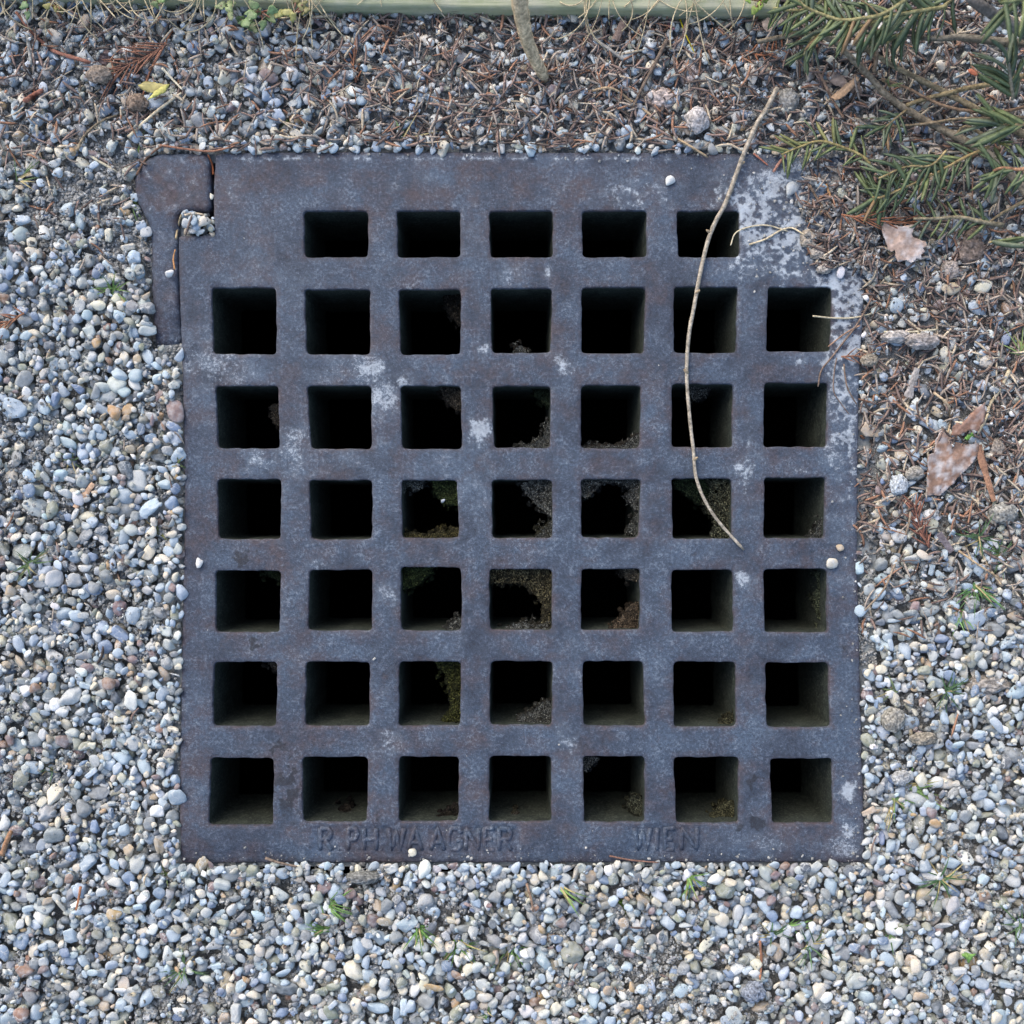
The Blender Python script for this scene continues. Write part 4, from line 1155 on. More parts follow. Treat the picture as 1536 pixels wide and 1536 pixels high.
S = [
 ('rootlet', [(882, 138), (915, 132), (945, 150), (975, 172), (1000, 197), (1030, 216), (1062, 236)], 4, 3.5, (166, 144, 114), 'long tan curved rootlet in the needle litter above the fifth column of holes', 'rootlet'),
 ('twig', [(1000, 60), (983, 95), (965, 128), (950, 160)], 6, 4, (112, 98, 86), 'dark brown straight twig in the litter left of the pinkish mortar lumps', 'twig'),
 ('twig', [(890, 58), (912, 72), (935, 90)], 5, 4, (150, 146, 138), 'short grey twig in the litter right of the sapling stem', 'twig'),
 ('dry_stalk', [(285, -10), (264, 36), (242, 74), (224, 110), (212, 152)], 3.4, 3.0, (168, 118, 92), 'long reddish stalk slanting down from the top edge past the yellow leaf pair', 'dry stalk'),
 ('dry_stalk', [(192, 206), (228, 173), (272, 139)], 5, 4, (206, 190, 160), 'pale straw stalk slanting up to the yellow leaf pair', 'dry stalk'),
 ('dry_stalk', [(243, 102), (258, 118), (274, 135)], 4, 3, (214, 204, 178), 'short pale stalk just right of the yellow leaf pair', 'dry stalk'),
 ('dry_stalk', [(118, 220), (142, 238), (175, 257)], 4.5, 3.5, (196, 186, 160), 'pale straw pointing at the hinge lug from the upper left', 'dry stalk'),
 ('dry_stalk', [(55, 188), (60, 230), (79, 294)], 4, 2.5, (200, 182, 154), 'thin upright straw in the bare soil near the left photo edge', 'dry stalk'),
 ('twig', [(115, 226), (128, 202), (152, 182), (178, 172)], 4.5, 3, (140, 126, 104), 'curved brown twig in the upper left soil beside cream stones', 'twig'),
 ('rootlet', [(24, 18), (44, 44), (62, 62), (84, 78), (136, 94)], 4, 6.5, (138, 96, 80), 'red brown root curving through the top left gravel', 'rootlet'),
 ('bark_chip', [(38, 151), (50, 143), (64, 135)], 8, 7, (146, 100, 84), 'short red brown stick in the upper left gravel near the picture edge', 'stick'),
 ('twig', [(41, 52), (43, 72), (47, 97)], 5, 4, (142, 140, 132), 'short grey upright twig near the top left corner', 'twig'),
 ('yellow_grass', [(1011, -10), (1018, 22), (1028, 50), (1042, 80)], 3.2, 1.5, (196, 180, 40), 'single yellow grass blade hanging over the green board edge', 'grass blade'),
 ('rootlet', [(996, -6), (1003, 12), (1005, 30), (1003, 38), (1012, 44)], 5, 4, (150, 112, 120), 'purplish root reaching over the board edge beside the yellow blade', 'rootlet'),
 ('twig', [(1330, 398), (1318, 424), (1304, 454), (1286, 486), (1264, 515), (1246, 538), (1232, 556), (1227, 580)], 3.6, 2.4, (118, 100, 88), 'long brown needle twig hooking over the grate\'s right edge beside row two', 'twig'),
 ('rootlet', [(1255, 537), (1251, 562), (1251, 588), (1262, 606), (1274, 622)], 2.2, 1.6, (118, 102, 92), 'thin brown rootlet on the grate\'s right border beside row three', 'rootlet'),
 ('rootlet', [(1266, 546), (1268, 566), (1274, 588), (1300, 630)], 2.5, 2, (124, 106, 92), 'brown rootlet crossing the grate\'s right edge beside row three', 'rootlet'),
 ('dry_stalk', [(1219, 474), (1250, 477), (1285, 476), (1328, 464)], 2.6, 2.6, (186, 174, 146), 'pale straw poking over the last hole of the second row', 'dry stalk'),
 ('dry_stalk', [(1326, 498), (1365, 498), (1408, 494)], 3.5, 3, (206, 196, 168), 'pale level straw in the litter right of the second row', 'dry stalk'),
 ('dry_stalk', [(1376, 500), (1392, 508), (1406, 523)], 4, 3, (206, 196, 168), 'pale straw bent down below a level straw right of the second row', 'dry stalk'),
 ('rootlet', [(1360, 745), (1365, 778), (1351, 822), (1339, 855), (1325, 885), (1297, 916)], 4, 3, (142, 126, 108), 'long curved rootlet reaching the grate\'s right edge below row four', 'rootlet'),
 ('dry_stalk', [(1438, 826), (1466, 846), (1500, 868)], 3, 2.5, (186, 160, 126), 'thin straw falling to the right in the gravel beside row five', 'dry stalk'),
 ('dry_stalk', [(1470, 826), (1484, 852), (1503, 879)], 3.5, 2.5, (190, 170, 140), 'thicker straw crossing a thin one in the gravel beside row five', 'dry stalk'),
 ('dry_stalk', [(1514, 556), (1500, 584), (1485, 607), (1480, 626), (1466, 652)], 6, 3, (188, 174, 144), 'frayed pale stalk lying along the big brown oak leaf', 'dry stalk'),
 ('rootlet', [(1401, 589), (1421, 606), (1426, 626), (1422, 650)], 4, 3, (186, 164, 134), 'hooked pale rootlet above the big brown oak leaf', 'rootlet'),
 ('rootlet', [(1436, 710), (1462, 714), (1488, 718), (1506, 724)], 3.5, 3, (78, 66, 62), 'dark thin root lying over the big brown oak leaf', 'rootlet'),
 ('dry_stalk', [(1096, 368), (1103, 350), (1122, 341), (1150, 338), (1182, 347)], 1.8, 2.2, (206, 192, 160), 'hair thin straw arching over the corner of the last top row hole', 'dry stalk'),
 ('dry_stalk', [(1124, 367), (1150, 358), (1170, 346), (1188, 342), (1206, 352)], 2.8, 2.6, (204, 188, 156), 'thin pale straw on the limescale right of the top row', 'dry stalk'),
 ('dry_needle', [(320, 262), (318, 246), (312, 232)], 3.5, 2.5, (160, 96, 62), 'rust needle stuck at the top of the gap beside the hinge lug', 'dry needle'),
 ('dry_stalk', [(264, 358), (267, 340), (272, 322)], 3.5, 3, (158, 142, 112), 'thin stalk standing in the left of the notch below the hinge lug', 'dry stalk'),
 ('dry_needle', [(277, 323), (290, 320), (306, 322)], 3.5, 3, (176, 162, 140), 'grey needle across the top of the notch below the hinge lug', 'dry needle'),
 ('dry_needle', [(262, 404), (260, 388), (263, 374)], 2.5, 2, (178, 130, 84), 'thin tan needle in the seam between side bar and grate', 'dry needle'),
 ('dry_needle', [(240, 218), (282, 224), (318, 227), (352, 219)], 3.5, 3, (150, 108, 86), 'long brown needle lying along the hinge lug\'s top edge', 'dry needle'),
 ('dry_needle', [(205, 262), (218, 240), (238, 222), (254, 216)], 3.5, 3, (112, 86, 70), 'dark needle curling round the hinge lug\'s upper left shoulder', 'dry needle'),
 ('dry_needle', [(914, 1284), (945, 1290), (988, 1294)], 3, 2.4, (116, 88, 76), 'rust needle lying along the grate\'s bottom edge between the two words', 'dry needle'),
 ('twig', [(398, 1287), (418, 1294), (446, 1300)], 4.5, 3.5, (118, 104, 92), 'short brown twig along the grate\'s bottom edge below the first hole', 'twig'),
 ('dry_stalk', [(1290, 488), (1268, 500), (1242, 520)], 2.5, 2, (150, 118, 96), 'thin brown stalk at the grate\'s right edge below the second row', 'dry stalk'),
 ('dry_stalk', [(792, 80), (835, 90), (905, 78)], 0.1, 0.1, (170, 150, 120), None, None),
 ('twig', [(1180, 285), (1192, 300), (1212, 330), (1222, 345)], 0.1, 0.1, (120, 100, 84), None, None),
 ('twig', [(1214, 278), (1226, 298), (1248, 330)], 4, 3.5, (126, 106, 88), 'brown twig slanting through the dirt heap on the grate\'s corner', 'twig'),
 ('dry_needle', [(1239, 276), (1246, 296), (1256, 316)], 4, 3, (190, 146, 100), 'orange tan needle beside the greenish pebble on the grate\'s corner', 'dry needle'),
 ('dry_needle', [(1178, 234), (1168, 246), (1160, 258)], 5, 4, (166, 122, 104), 'pinkish flat needle on the grate\'s top edge right of the long twig', 'dry needle'),
 ('dry_needle', [(1130, 230), (1140, 238), (1152, 248)], 3, 2.5, (164, 108, 88), 'rust needle on the grate\'s top edge next to the long twig', 'dry needle'),
 ('twig', [(1225, 104), (1236, 124), (1250, 152), (1266, 178)], 5, 4, (136, 112, 94), 'brown twig slanting past the curled tan leaves', 'twig'),
 ('dry_stalk', [(540, 188), (0, 0)], 0.1, 0.1, (0, 0, 0), None, None),
 ('bark_chip', [(3, 1282), (10, 1262), (17, 1246)], 8, 7, (160, 122, 92), 'tan bark stick at the left photo edge beside the bottom row', 'stick'),
 ('rootlet', [(121, 1330), (118, 1348), (114, 1366)], 4, 3, (170, 116, 84), 'short orange rootlet in the lower left gravel', 'rootlet'),
 ('rootlet', [(1140, 1412), (1142, 1440), (1140, 1470)], 4, 3.5, (166, 116, 88), 'upright rust stalk in the gravel below the seventh column', 'rootlet'),
 ('twig', [(790, 1325), (797, 1350), (800, 1368)], 4, 3, (150, 124, 104), 'thin brown twig in the gravel below the fourth column of holes', 'twig'),
 ('twig', [(168, 845), (175, 858), (180, 872)], 3.5, 3, (112, 96, 84), 'small dark twig in the gravel left of row five', 'twig'),
]
for nm, pts, w0, w1, rgb, lab, cat in S:
    if lab: stick(nm, pts, w0, w1, rgb, lab, cat, M_BARK if nm == 'twig' else M_DRY, rough=0.12, lift=0.001 + w0 * 0.0002)

# flat bark chips
def chip(pts, th, rgb, label, name='bark_chip', cat='bark chip', lift=0.002):
    """tapered flat splinter between two end points with widths"""
    (x0, y0, w0), (x1, y1, w1) = pts
    n = 9; V = []; F = []
    d = np.array([x1 - x0, y1 - y0], float); L = np.linalg.norm(d); d /= L; nn = np.array([-d[1], d[0]])
    za, zb = zat(x0, y0, lift), zat(x1, y1, lift); zm = zat((x0 + x1) / 2, (y0 + y1) / 2, lift)
    lift_ = max(0, zm - (za + zb) / 2)
    for i in range(n):
        t = i / (n - 1); c = np.array([x0, y0]) + d * L * t
        w = (w0 + (w1 - w0) * t) * (0.85 + 0.3 * random.random()) / 2
        z = za + (zb - za) * t + lift_
        for s, dz in ((-1, 0), (-.4, th * .5), (.4, th * .45), (1, 0), (.4, -th), (-.4, -th)):
            p = P(*(c + nn * w * s), z + dz); V.append(tuple(p))
        if i:
            a = (i - 1) * 6
            for k in range(6):
                F.append((a + k, a + (k + 1) % 6, a + 6 + (k + 1) % 6)); F.append((a + k, a + 6 + (k + 1) % 6, a + 6 + k))
    e = (n - 1) * 6
    for k in range(1, 5): F.append((0, k + 1, k)); F.append((e, e + k, e + k + 1))
    V = np.array(V); o_ = V.mean(0)
    o = obj(name, np_mesh(name, V - o_, np.array(F), tcol(rgb, .02), False), M_DRY, None, tuple(o_))
    tag(o, label, cat)
chip([(112, 762, 9), (140, 725, 8)], 0.0012, (192, 160, 132), 'pale pink tan splinter of bark lying in the gravel left of row four')
chip([(1362, 596, 13), (1376, 552, 9)], 0.0012, (168, 160, 152), 'flat pale grey bark chip in the litter right of row three')
chip([(1466, 668, 13), (1491, 752, 7)], 0.0014, (154, 116, 92), 'long flat brown bark strip beside the big oak leaf')
chip([(923, 60, 12), (936, 30, 10)], 0.0015, (124, 106, 96), 'dark flat bark chip in the litter close under the board')
chip([(1408, 800, 12), (1428, 828, 8)], 0.001, (138, 124, 122), 'purple grey flat chip right of the dried red brown sprig')
chip([(1096, 212, 6), (1102, 186, 8)], 0.0012, (214, 206, 180), 'whitish splinter in the litter just left of the long twig')

# dried sprigs: a spine with needles, one withered piece each
def sprig(spine, L, n, rgb, label, spread=55, w=2.2, lift=0.003, name='dried_sprig', cat='dried sprig'):
    rgb = tuple(.62 * c + .38 * g for c, g in zip(rgb, (112, 94, 84)))
    path = smooth_path([P(x, y, zat(x, y, lift)) for x, y in spine], 5)
    A = Acc(); V, F = tube_geo(path, [PXS * 1.6 * (1 - .5 * i / len(path)) for i in range(len(path))], 5, .8)
    A.add(V, F, tcol(rgb, .02))
    m = len(path)
    for k in range(n):
        t = (k + .3) / n * (m - 1); i = min(int(t), m - 2); p = path[i].lerp(path[i + 1], t - i)
        d = (path[i + 1] - path[i]).normalized(); s = 1 if k % 2 else -1
        a = math.radians(random.gauss(spread, 12)) * s
        dd = Vector((d.x * math.cos(a) - d.y * math.sin(a), d.x * math.sin(a) + d.y * math.cos(a), random.uniform(-.1, .25)))
        ln = L * PXS * random.uniform(.65, 1.1); bend = Vector((d.x, d.y, -.6)) * ln * random.uniform(0, .18)
        V, F = tube_geo([p, p + dd * ln * .5 + bend * .3, p + dd * ln + bend], [PXS * w * .4, PXS * w * .5, PXS * w * .12], 4, .5)
        A.add(V, F, tcol(rgb, .16))
    o_ = tuple(path[0]); o = obj(name, A.mesh(name, True, o_), M_DRY, None, o_)
    tag(o, label, cat)
sprig([(250, 66), (225, 82), (196, 96), (168, 112)], 46, 26, (140, 92, 70), 'large rust brown dried sprig in the top left litter above the yellow leaves', 35, 3)
sprig([(1118, 76), (1142, 83), (1160, 80), (1176, 72)], 26, 12, (186, 116, 78), 'small orange dried sprig in the litter under the yew near the board', 62, 2.6)
sprig([(534, 124), (530, 100), (532, 78)], 30, 8, (172, 110, 76), 'rust dried sprig standing in the litter above the second column of holes', 30, 2.6)
sprig([(1394, 822), (1380, 792), (1371, 756)], 28, 26, (146, 92, 74), 'flat red brown dried sprig at the right, below the oak leaf', 32, 3)
sprig([(1262, 322), (1310, 330), (1372, 334)], 40, 16, (160, 98, 66), 'orange dried sprig lying across the top of the pale lobed leaf', 18, 2.4, 0.006)
sprig([(36, 470), (14, 482), (-6, 494)], 28, 12, (160, 104, 72), 'rust dried sprig at the left photo edge beside the second row', 35, 2.6)
sprig([(1262, 535), (1285, 534), (1300, 538)], 24, 8, (156, 108, 82), 'small brown dried sprig at the grate\'s right edge above row three', 40, 2.2)

# ------------------------------------------------------------------ leaves
def leaf(name, outline, rgb, label, lift=0.004, curl=0.003, veins=None, dust=0.0, seed=1, cat='dead leaf', zfun=None, mat=None, tilt=(0, 0), group=None, parent=None, origin=None):
    out = np.array(outline, float)
    # resample outline
    pts = []
    for i in range(len(out)):
        a, b = out[i], out[(i + 1) % len(out)]; k = max(1, int(np.linalg.norm(b - a) / 4))
        for t in np.arange(k) / k: pts.append(a + (b - a) * t)
    pts = np.array(pts); m = len(pts)
    pts = pts + (np.stack([fbm(pts[:, 0] / 6, pts[:, 1] / 6, seed, 2), fbm(pts[:, 0] / 6, pts[:, 1] / 6, seed + 3, 2)], 1) - .5) * 4.5
    lo, hi = pts.min(0), pts.max(0)
    gx, gy = np.meshgrid(np.arange(lo[0], hi[0], 4), np.arange(lo[1], hi[1], 4)); gx = gx.ravel(); gy = gy.ravel()
    ok = in_poly(gx, gy, [tuple(p) for p in pts])
    vin = [tuple(p) for p in pts] + list(zip(gx[ok], gy[ok]))
    res = delaunay_2d_cdt([Vector(v) for v in vin], [(j, (j + 1) % m) for j in range(m)], [], 0, 1e-5)
    vo = np.array([tuple(v) for v in res[0]]); tri = np.array(res[2]); c3 = vo[tri].mean(1)
    tri = tri[in_poly(c3[:, 0], c3[:, 1], [tuple(p) for p in pts])]
    ctr = (lo + hi) / 2
    z0 = zat(ctr[0], ctr[1], lift)
    zz = z0 + (fbm(vo[:, 0] / 22, vo[:, 1] / 22, seed + 7, 3) - .5) * 2 * curl + tilt[0] * (vo[:, 0] - ctr[0]) * PXS + tilt[1] * (vo[:, 1] - ctr[1]) * PXS
    if zfun is not None: zz = zz + zfun(vo[:, 0], vo[:, 1])
    gl = np.array([gh(*P(x, y).xy) for x, y in vo])
    if parent is None: zz = np.maximum(zz, gl + 0.0003)
    vein = np.zeros(len(vo))
    for (ax, ay, bx, by) in (veins or []):
        d = np.array([bx - ax, by - ay], float); L = np.linalg.norm(d); d /= L
        t = np.clip((vo[:, 0] - ax) * d[0] + (vo[:, 1] - ay) * d[1], 0, L)
        dist = np.hypot(vo[:, 0] - ax - t * d[0], vo[:, 1] - ay - t * d[1])
        vein = np.maximum(vein, np.exp(-(dist / 1.6) ** 2))
    zz = zz + vein * 0.0005
    top = np.array([tuple(P(x, y, z)) for (x, y), z in zip(vo, zz)])
    bot = top - np.array([0, 0, 0.00035])
    F = [tuple(t) for t in tri] + [tuple(t[::-1] + len(vo)) for t in tri]
    inmap = {s: oi for oi, src in enumerate(res[3]) for s in src}
    for j in range(m):
        a, b = inmap[j], inmap[(j + 1) % m]
        if a != b: F += [(a, b, b + len(vo)), (a, b + len(vo), a + len(vo))]
    base = s2l(rgb)
    n1 = fbm(vo[:, 0] / 9, vo[:, 1] / 9, seed + 13, 4); n2 = fbm(vo[:, 0] / 20, vo[:, 1] / 20, seed + 17, 3)
    T = base[None] * (0.75 + 0.5 * n2[:, None]); T = T * (1 + 0.5 * vein[:, None])
    du = (dust * np.clip((n1 - .45) * 5, 0, 1))[:, None]
    T = T * (1 - du) + s2l((196, 198, 200))[None] * du
    T = np.column_stack([np.clip(T, .005, .8), np.full(len(vo), .5)]); T = np.concatenate([T, T])
    V = np.concatenate([top, bot]); o_ = V.mean(0) if origin is None else np.array(origin)
    F = np.array(F)
    me = np_mesh(name, V - o_, F, T)
    bm = bmesh.new(); bm.from_mesh(me); bmesh.ops.recalc_face_normals(bm, faces=bm.faces); bm.to_mesh(me); bm.free()
    me.polygons.foreach_set('use_smooth', np.ones(len(me.polygons), bool))
    o = obj(name, me, mat or M_LEAF, parent, tuple(o_) if parent is None else (0, 0, 0))
    if parent is None: tag(o, label, cat, group)
    return o
leaf('fallen_leaf', [(1322, 333), (1350, 340), (1377, 336), (1369, 345), (1368, 352), (1375, 357), (1388, 361), (1391, 368), (1384, 371), (1388, 376), (1381, 381), (1382, 390), (1374, 388), (1366, 394), (1359, 389), (1347, 393), (1344, 384), (1343, 375), (1337, 378), (1330, 372), (1327, 358), (1323, 346)],
     (166, 144, 130), 'pale pinkish lobed oak leaf dusted with lime right of the top row of holes', 0.007, 0.0012, [(1340, 335, 1362, 392), (1350, 360, 1384, 366), (1350, 362, 1332, 372), (1356, 375, 1380, 382)], 0.55, 5)
leaf('fallen_leaf', [(1410, 645), (1414, 643), (1424, 654), (1430, 662), (1444, 666), (1468, 666), (1466, 684), (1458, 696), (1448, 707), (1440, 712), (1430, 724), (1420, 734), (1410, 744), (1400, 742), (1393, 744), (1391, 720), (1391, 695), (1393, 681), (1402, 680), (1403, 662)],
     (134, 108, 92), 'big brown oak leaf whitened with dust in the litter right of row four', 0.010, 0.0024, [(1412, 648, 1426, 700), (1426, 672, 1405, 740), (1432, 690, 1460, 675)], 0.6, 15)
leaf('fallen_leaf', [(1427, 652), (1430, 640), (1436, 634), (1442, 637), (1450, 628), (1456, 620), (1466, 610), (1477, 604), (1478, 616), (1474, 634), (1470, 645), (1452, 647), (1436, 654)],
     (130, 100, 84), 'torn reddish brown leaf half tucked under a stalk above the big dusty oak leaf', 0.011, 0.002, [(1428, 652, 1476, 608)], 0.25, 25)
leaf('fallen_leaf', [(1240, 110), (1250, 108), (1262, 112), (1272, 122), (1276, 132), (1262, 132), (1250, 126), (1240, 118)], (148, 130, 116), 'flat grey brown leaf under the curled tan one near the yew', 0.005, 0.001, [(1240, 113, 1274, 128)], 0, 33)
leaf('fallen_leaf', [(1282, 108), (1289, 120), (1293, 136), (1289, 146), (1280, 142), (1272, 128), (1276, 116)], (142, 122, 106), 'drooping brown leaf behind the curled tan one near the yew', 0.005, 0.001, [(1282, 110, 1286, 144)], 0, 37)
leaf('fallen_leaf', [(1246, 146), (1256, 136), (1268, 126), (1284, 116), (1288, 120), (1280, 132), (1268, 143), (1254, 151)], (190, 156, 122), 'curled tan boat shaped leaf on top of two grey brown ones', 0.009, 0.001, [(1250, 148, 1286, 118)], 0, 41, zfun=lambda x, y: 0.0015 * np.abs((y - 133) + (x - 1266) * .75) / 10)
leaf('fallen_leaf', [(1143, 34), (1152, 26), (1162, 30), (1172, 28), (1176, 32), (1166, 38), (1160, 46), (1150, 48), (1144, 42)], (190, 168, 150), 'pale tan leaf scrap at the end of the board under the yew', 0.012, 0.001, [(1145, 38, 1174, 31)], 0, 45)
yl = [(208, 128), (216, 123), (232, 122), (246, 127), (256, 126), (244, 133), (236, 138), (222, 139), (212, 134)]
leaf('fallen_leaf', yl, (150, 140, 84), 'yellow olive leaf under its brighter twin in the upper left gravel', 0.006, 0.0008, [(208, 129, 254, 127)], 0, 51, mat=M_GREEN)
leaf('fallen_leaf', [(222, 149), (230, 138), (240, 131), (254, 126), (248, 138), (236, 144)], (172, 166, 88), 'bright yellow green leaf lying over a duller one in the upper left gravel', 0.008, 0.0008, [(224, 147, 252, 127)], 0, 55, mat=M_GREEN)
leaf('fallen_leaf', [(1447, 658), (1451, 651), (1460, 647), (1464, 648), (1460, 655), (1452, 660)], (120, 170, 80), 'tiny bright green seed leaf beside the big dusty oak leaf', 0.006, 0.0003, None, 0, 59, mat=M_GREEN, cat='seed leaf')
leaf('fallen_leaf', [(1452, 105), (1458, 102), (1464, 108), (1469, 112), (1464, 115), (1456, 110)], (172, 104, 78), 'small orange red leaf scrap among stones below the yew', 0.009, 0.0005, None, 0, 61)

# ------------------------------------------------------------------ mortar and soil clods
def clod(px, py, rx, ry, rgb, label, seed, hz=0.6, mat=None, name='soil_clod', cat='clod'):
    V, F = ICO[4]
    s = np.array([rx * PXS, ry * PXS, (rx + ry) / 2 * PXS * hz])
    d = np.array([mnoise.fractal(Vector(v * 1.6) + Vector((seed, 0, 0)), .8, 2.0, 5) for v in V])
    d2 = np.array([mnoise.noise(Vector(v * 7) + Vector((seed, 5, 0))) for v in V])
    X = V * (1 + 0.22 * d + 0.10 * d2)[:, None] * s
    z = zat(px, py) if not (1160 < px < 1320 and 230 < py < 430) else 0.001
    p = P(px, py, z + s[2] * 0.45)
    g = np.clip(0.85 + 0.9 * d2, .35, 1.6)[:, None]
    T = np.column_stack([np.clip(s2l(rgb)[None] * g, .01, .8), np.full(len(V), .4)])
    o = obj(name, np_mesh(name, X, F, T), mat or M_CLOD, None, p)
    tag(o, label, cat)
for k, c in enumerate([
    (1036, 112, 16, 20, (202, 188, 180), 'upright pinkish white mortar lump in the litter above the sixth column of holes', .6),
    (991, 149, 24, 16, (196, 180, 170), 'wide pinkish mortar lump in the litter, left of two others'),
    (1046, 180, 17, 19, (190, 184, 180), 'greyish mortar lump in the litter straight above the sixth column of holes'),
    (1180, 152, 19, 20, (150, 148, 142), 'grey soil clod under the yew just right of the long twig\'s top end'),
    (1455, 372, 22, 25, (142, 126, 114), 'large rough brown soil clod under the yew right of the pale oak leaf'),
    (1425, 405, 13, 14, (160, 150, 142), 'small grey clod below the large brown one under the yew'),
    (206, 155, 16, 13, (132, 116, 102), 'brown earthy clod in the upper left gravel under the red stalk'),
    (158, 88, 14, 12, (128, 112, 110), 'purple brown blocky lump in the upper left gravel'),
    (149, 112, 18, 13, (150, 136, 122), 'two toned brown lump in the upper left gravel left of the yellow leaves'),
    (1345, 505, 22, 10, (182, 176, 170), 'wide pale clod right of the grate below the second row'),
    (1382, 512, 26, 12, (170, 162, 156), 'long grey crusty clod in the litter right of the second row of holes'),
    (1303, 512, 8, 12, (172, 172, 168), 'small pale clod touching the grate\'s right edge below the second row'),
    (1304, 540, 13, 9, (158, 148, 132), 'brownish flat clod at the grate\'s right edge above row three'),
    (1494, 672, 12, 14, (172, 160, 146), 'pale crusty clod right of the big oak leaf'),
    (1372, 710, 14, 10, (176, 170, 160), 'crumbly pale clod left of the big oak leaf'),
    (1348, 728, 14, 16, (196, 202, 206), 'angular whitish stone lump left of the big oak leaf\'s tip'),
    (1333, 735, 9, 12, (190, 196, 204), 'bluish white stone chip right of the concrete strip beside row four'),
    (1505, 770, 20, 16, (160, 158, 150), 'rough grey clod near the right photo edge beside row four'),
    (1480, 1026, 32, 14, (168, 160, 150), 'long conglomerate lump in the gravel at far right above row six'),
    (1385, 1108, 20, 10, (150, 142, 128), 'tan grey soil lump in the gravel right of the sixth row'),
    (1352, 1166, 14, 11, (184, 184, 182), 'small pale clod in the gravel right of the gap above the bottom row'),
    (1340, 1080, 17, 18, (156, 152, 142), 'round grey crumbly soil mound right of the sixth row of holes'),
    (545, 1316, 26, 9, (132, 132, 128), 'low grey soil lump just below the lettering\'s start'),
    (225, 922, 20, 18, (150, 154, 152), 'flat grey silt lump in the gravel left of row five'),
    (1130, 1488, 17, 15, (140, 146, 156), 'bluish grey crusty lump in the gravel below the sixth column'),
    (112, 470, 13, 11, (124, 110, 104), 'small brown earth clod in the gravel left of the second row'),
    (1213, 358, 13, 14, (176, 164, 148), 'pale earthy clod in the dirt on the grate right of the top row'),
    (1226, 378, 12, 12, (170, 160, 148), 'crumbly beige clod below another one on the grate\'s upper right corner'),
    (1284, 300, 14, 12, (160, 160, 154), 'grey clod at the dirt heap\'s right end beside the greenish pebble'),
    (1236, 402, 11, 9, (176, 168, 158), 'small beige clod beside the white pebble above the last hole of row two'),
]):
    clod(*c[:6], 3.7 * k + 1, *(c[6:7]))

# ------------------------------------------------------------------ moss and rootstuff on the hole walls
def fzc(f):
    f = tuple(.7 * v + .3 * sum(f) / 3 for v in f)
    k = random.choice((.35, .45, .55, .7, .95)); return tuple(v * k for v in f)
def moss(r, c, poly, rgb, fz, what, zt=-0.005, n=None, fuzz=None):
    """poly in photo px, clings to the wall of hole (r, c)"""
    A = Acc(); arr = np.array(poly, float); lo, hi = arr.min(0), arr.max(0)
    hp = np.array(HOLES[(r, c)]); L, T_, R, B = hp[:, 0].min(), hp[:, 1].min(), hp[:, 0].max(), hp[:, 1].max()
    area = (hi - lo).prod(); n = n or int(np.clip(area / 14, 14, 110)); fuzz = fuzz or int(np.clip(area * 1.1, 200, 2200))
    def pt():
        while True:
            x, y = random.uniform(lo[0], hi[0]), random.uniform(lo[1], hi[1])
            if in_poly([x], [y], poly)[0]: return x, y
    def zz(x, y):
        d = max(0, min(x - L, R - x, y - T_, B - y))
        return zt - 0.00028 * d - 0.003 * vnoise(x / 7, y / 7, r * 7 + c)
    for _ in range(n):
        x, y = pt(); z = zz(x, y) - 0.0025
        rad = random.uniform(2.0, 4.6) * PXS
        V, F = ICO[2]
        d = np.array([mnoise.noise(Vector(v * 2.5) + Vector((x, y, 0))) for v in V])
        A.add(V * (1 + .45 * d)[:, None] * rad * np.array([1, 1, .8]) + np.array(P(x, y, z)), F, tcol(tuple((.75 * v + .25 * sum(rgb) / 3) * .42 for v in rgb), .25))
    for _ in range(n):
        x, y = pt(); x = min(max(x + random.gauss(0, 5), L + 2), R - 2); y = min(max(y + random.gauss(0, 5), T_ + 2), B - 2)
        z = zz(x, y) - random.uniform(.008, .022); rad = random.uniform(2.0, 5.0) * PXS; V, F = ICO[2]
        d = np.array([mnoise.noise(Vector(v * 2.5) + Vector((x, y, 3))) for v in V])
        A.add(V * (1 + .5 * d)[:, None] * rad + np.array(P(x, y, z)), F, tcol(tuple((.75 * v + .25 * sum(rgb) / 3) * .42 for v in rgb), .25))
        for q in range(6):
            p = np.array(P(x, y, z + rad * .7)); ln = random.uniform(1, 4) * 0.001; a = random.uniform(0, 6.28)
            dd = np.array([math.cos(a), math.sin(a), random.uniform(-.3, .5)]); w = np.array([-math.sin(a), math.cos(a), 0]) * 0.0002
            A.add(np.array([p - w, p + w, p + dd * ln * .6 + w * .8, p + dd * ln]), np.array([(0, 1, 2), (0, 2, 3)]), tcol(fzc(fz), .2))
    for _ in range(fuzz):
        x, y = pt(); z = zz(x, y) - 0.001
        p = np.array(P(x, y, z)); ln = random.uniform(.7, 2.6) * 0.001; a = random.uniform(0, 6.28); t = random.uniform(.2, 1.0)
        d = np.array([math.cos(a) * t, math.sin(a) * t, 1 - .6 * t]); w = np.array([-math.sin(a), math.cos(a), 0]) * 0.00022
        A.add(np.array([p - w, p + w, p + d * ln * .6 + w * .8, p + d * ln]), np.array([(0, 1, 2), (0, 2, 3)]), tcol(fzc(fz), .2))
    o_ = tuple(P(*((lo + hi) / 2), zt)); o = obj('moss_clump', A.mesh('moss_clump', True, o_), M_MOSS, None, o_)
    tag(o, '%s in the %s hole of row %s' % (what, ORD[c - 1], ORD[r - 1]), 'moss', 'growth inside the grate holes')
GRN = (66, 82, 40); GRF = (98, 118, 56); BRN = (78, 70, 58); BRF = (112, 102, 84); GRY = (86, 88, 80); GYF = (150, 152, 140)
moss(2, 3, [(666, 446), (692, 440), (692, 490), (680, 478), (668, 462)], (40, 40, 38), BRN, 'dark wisps of root', -.012)
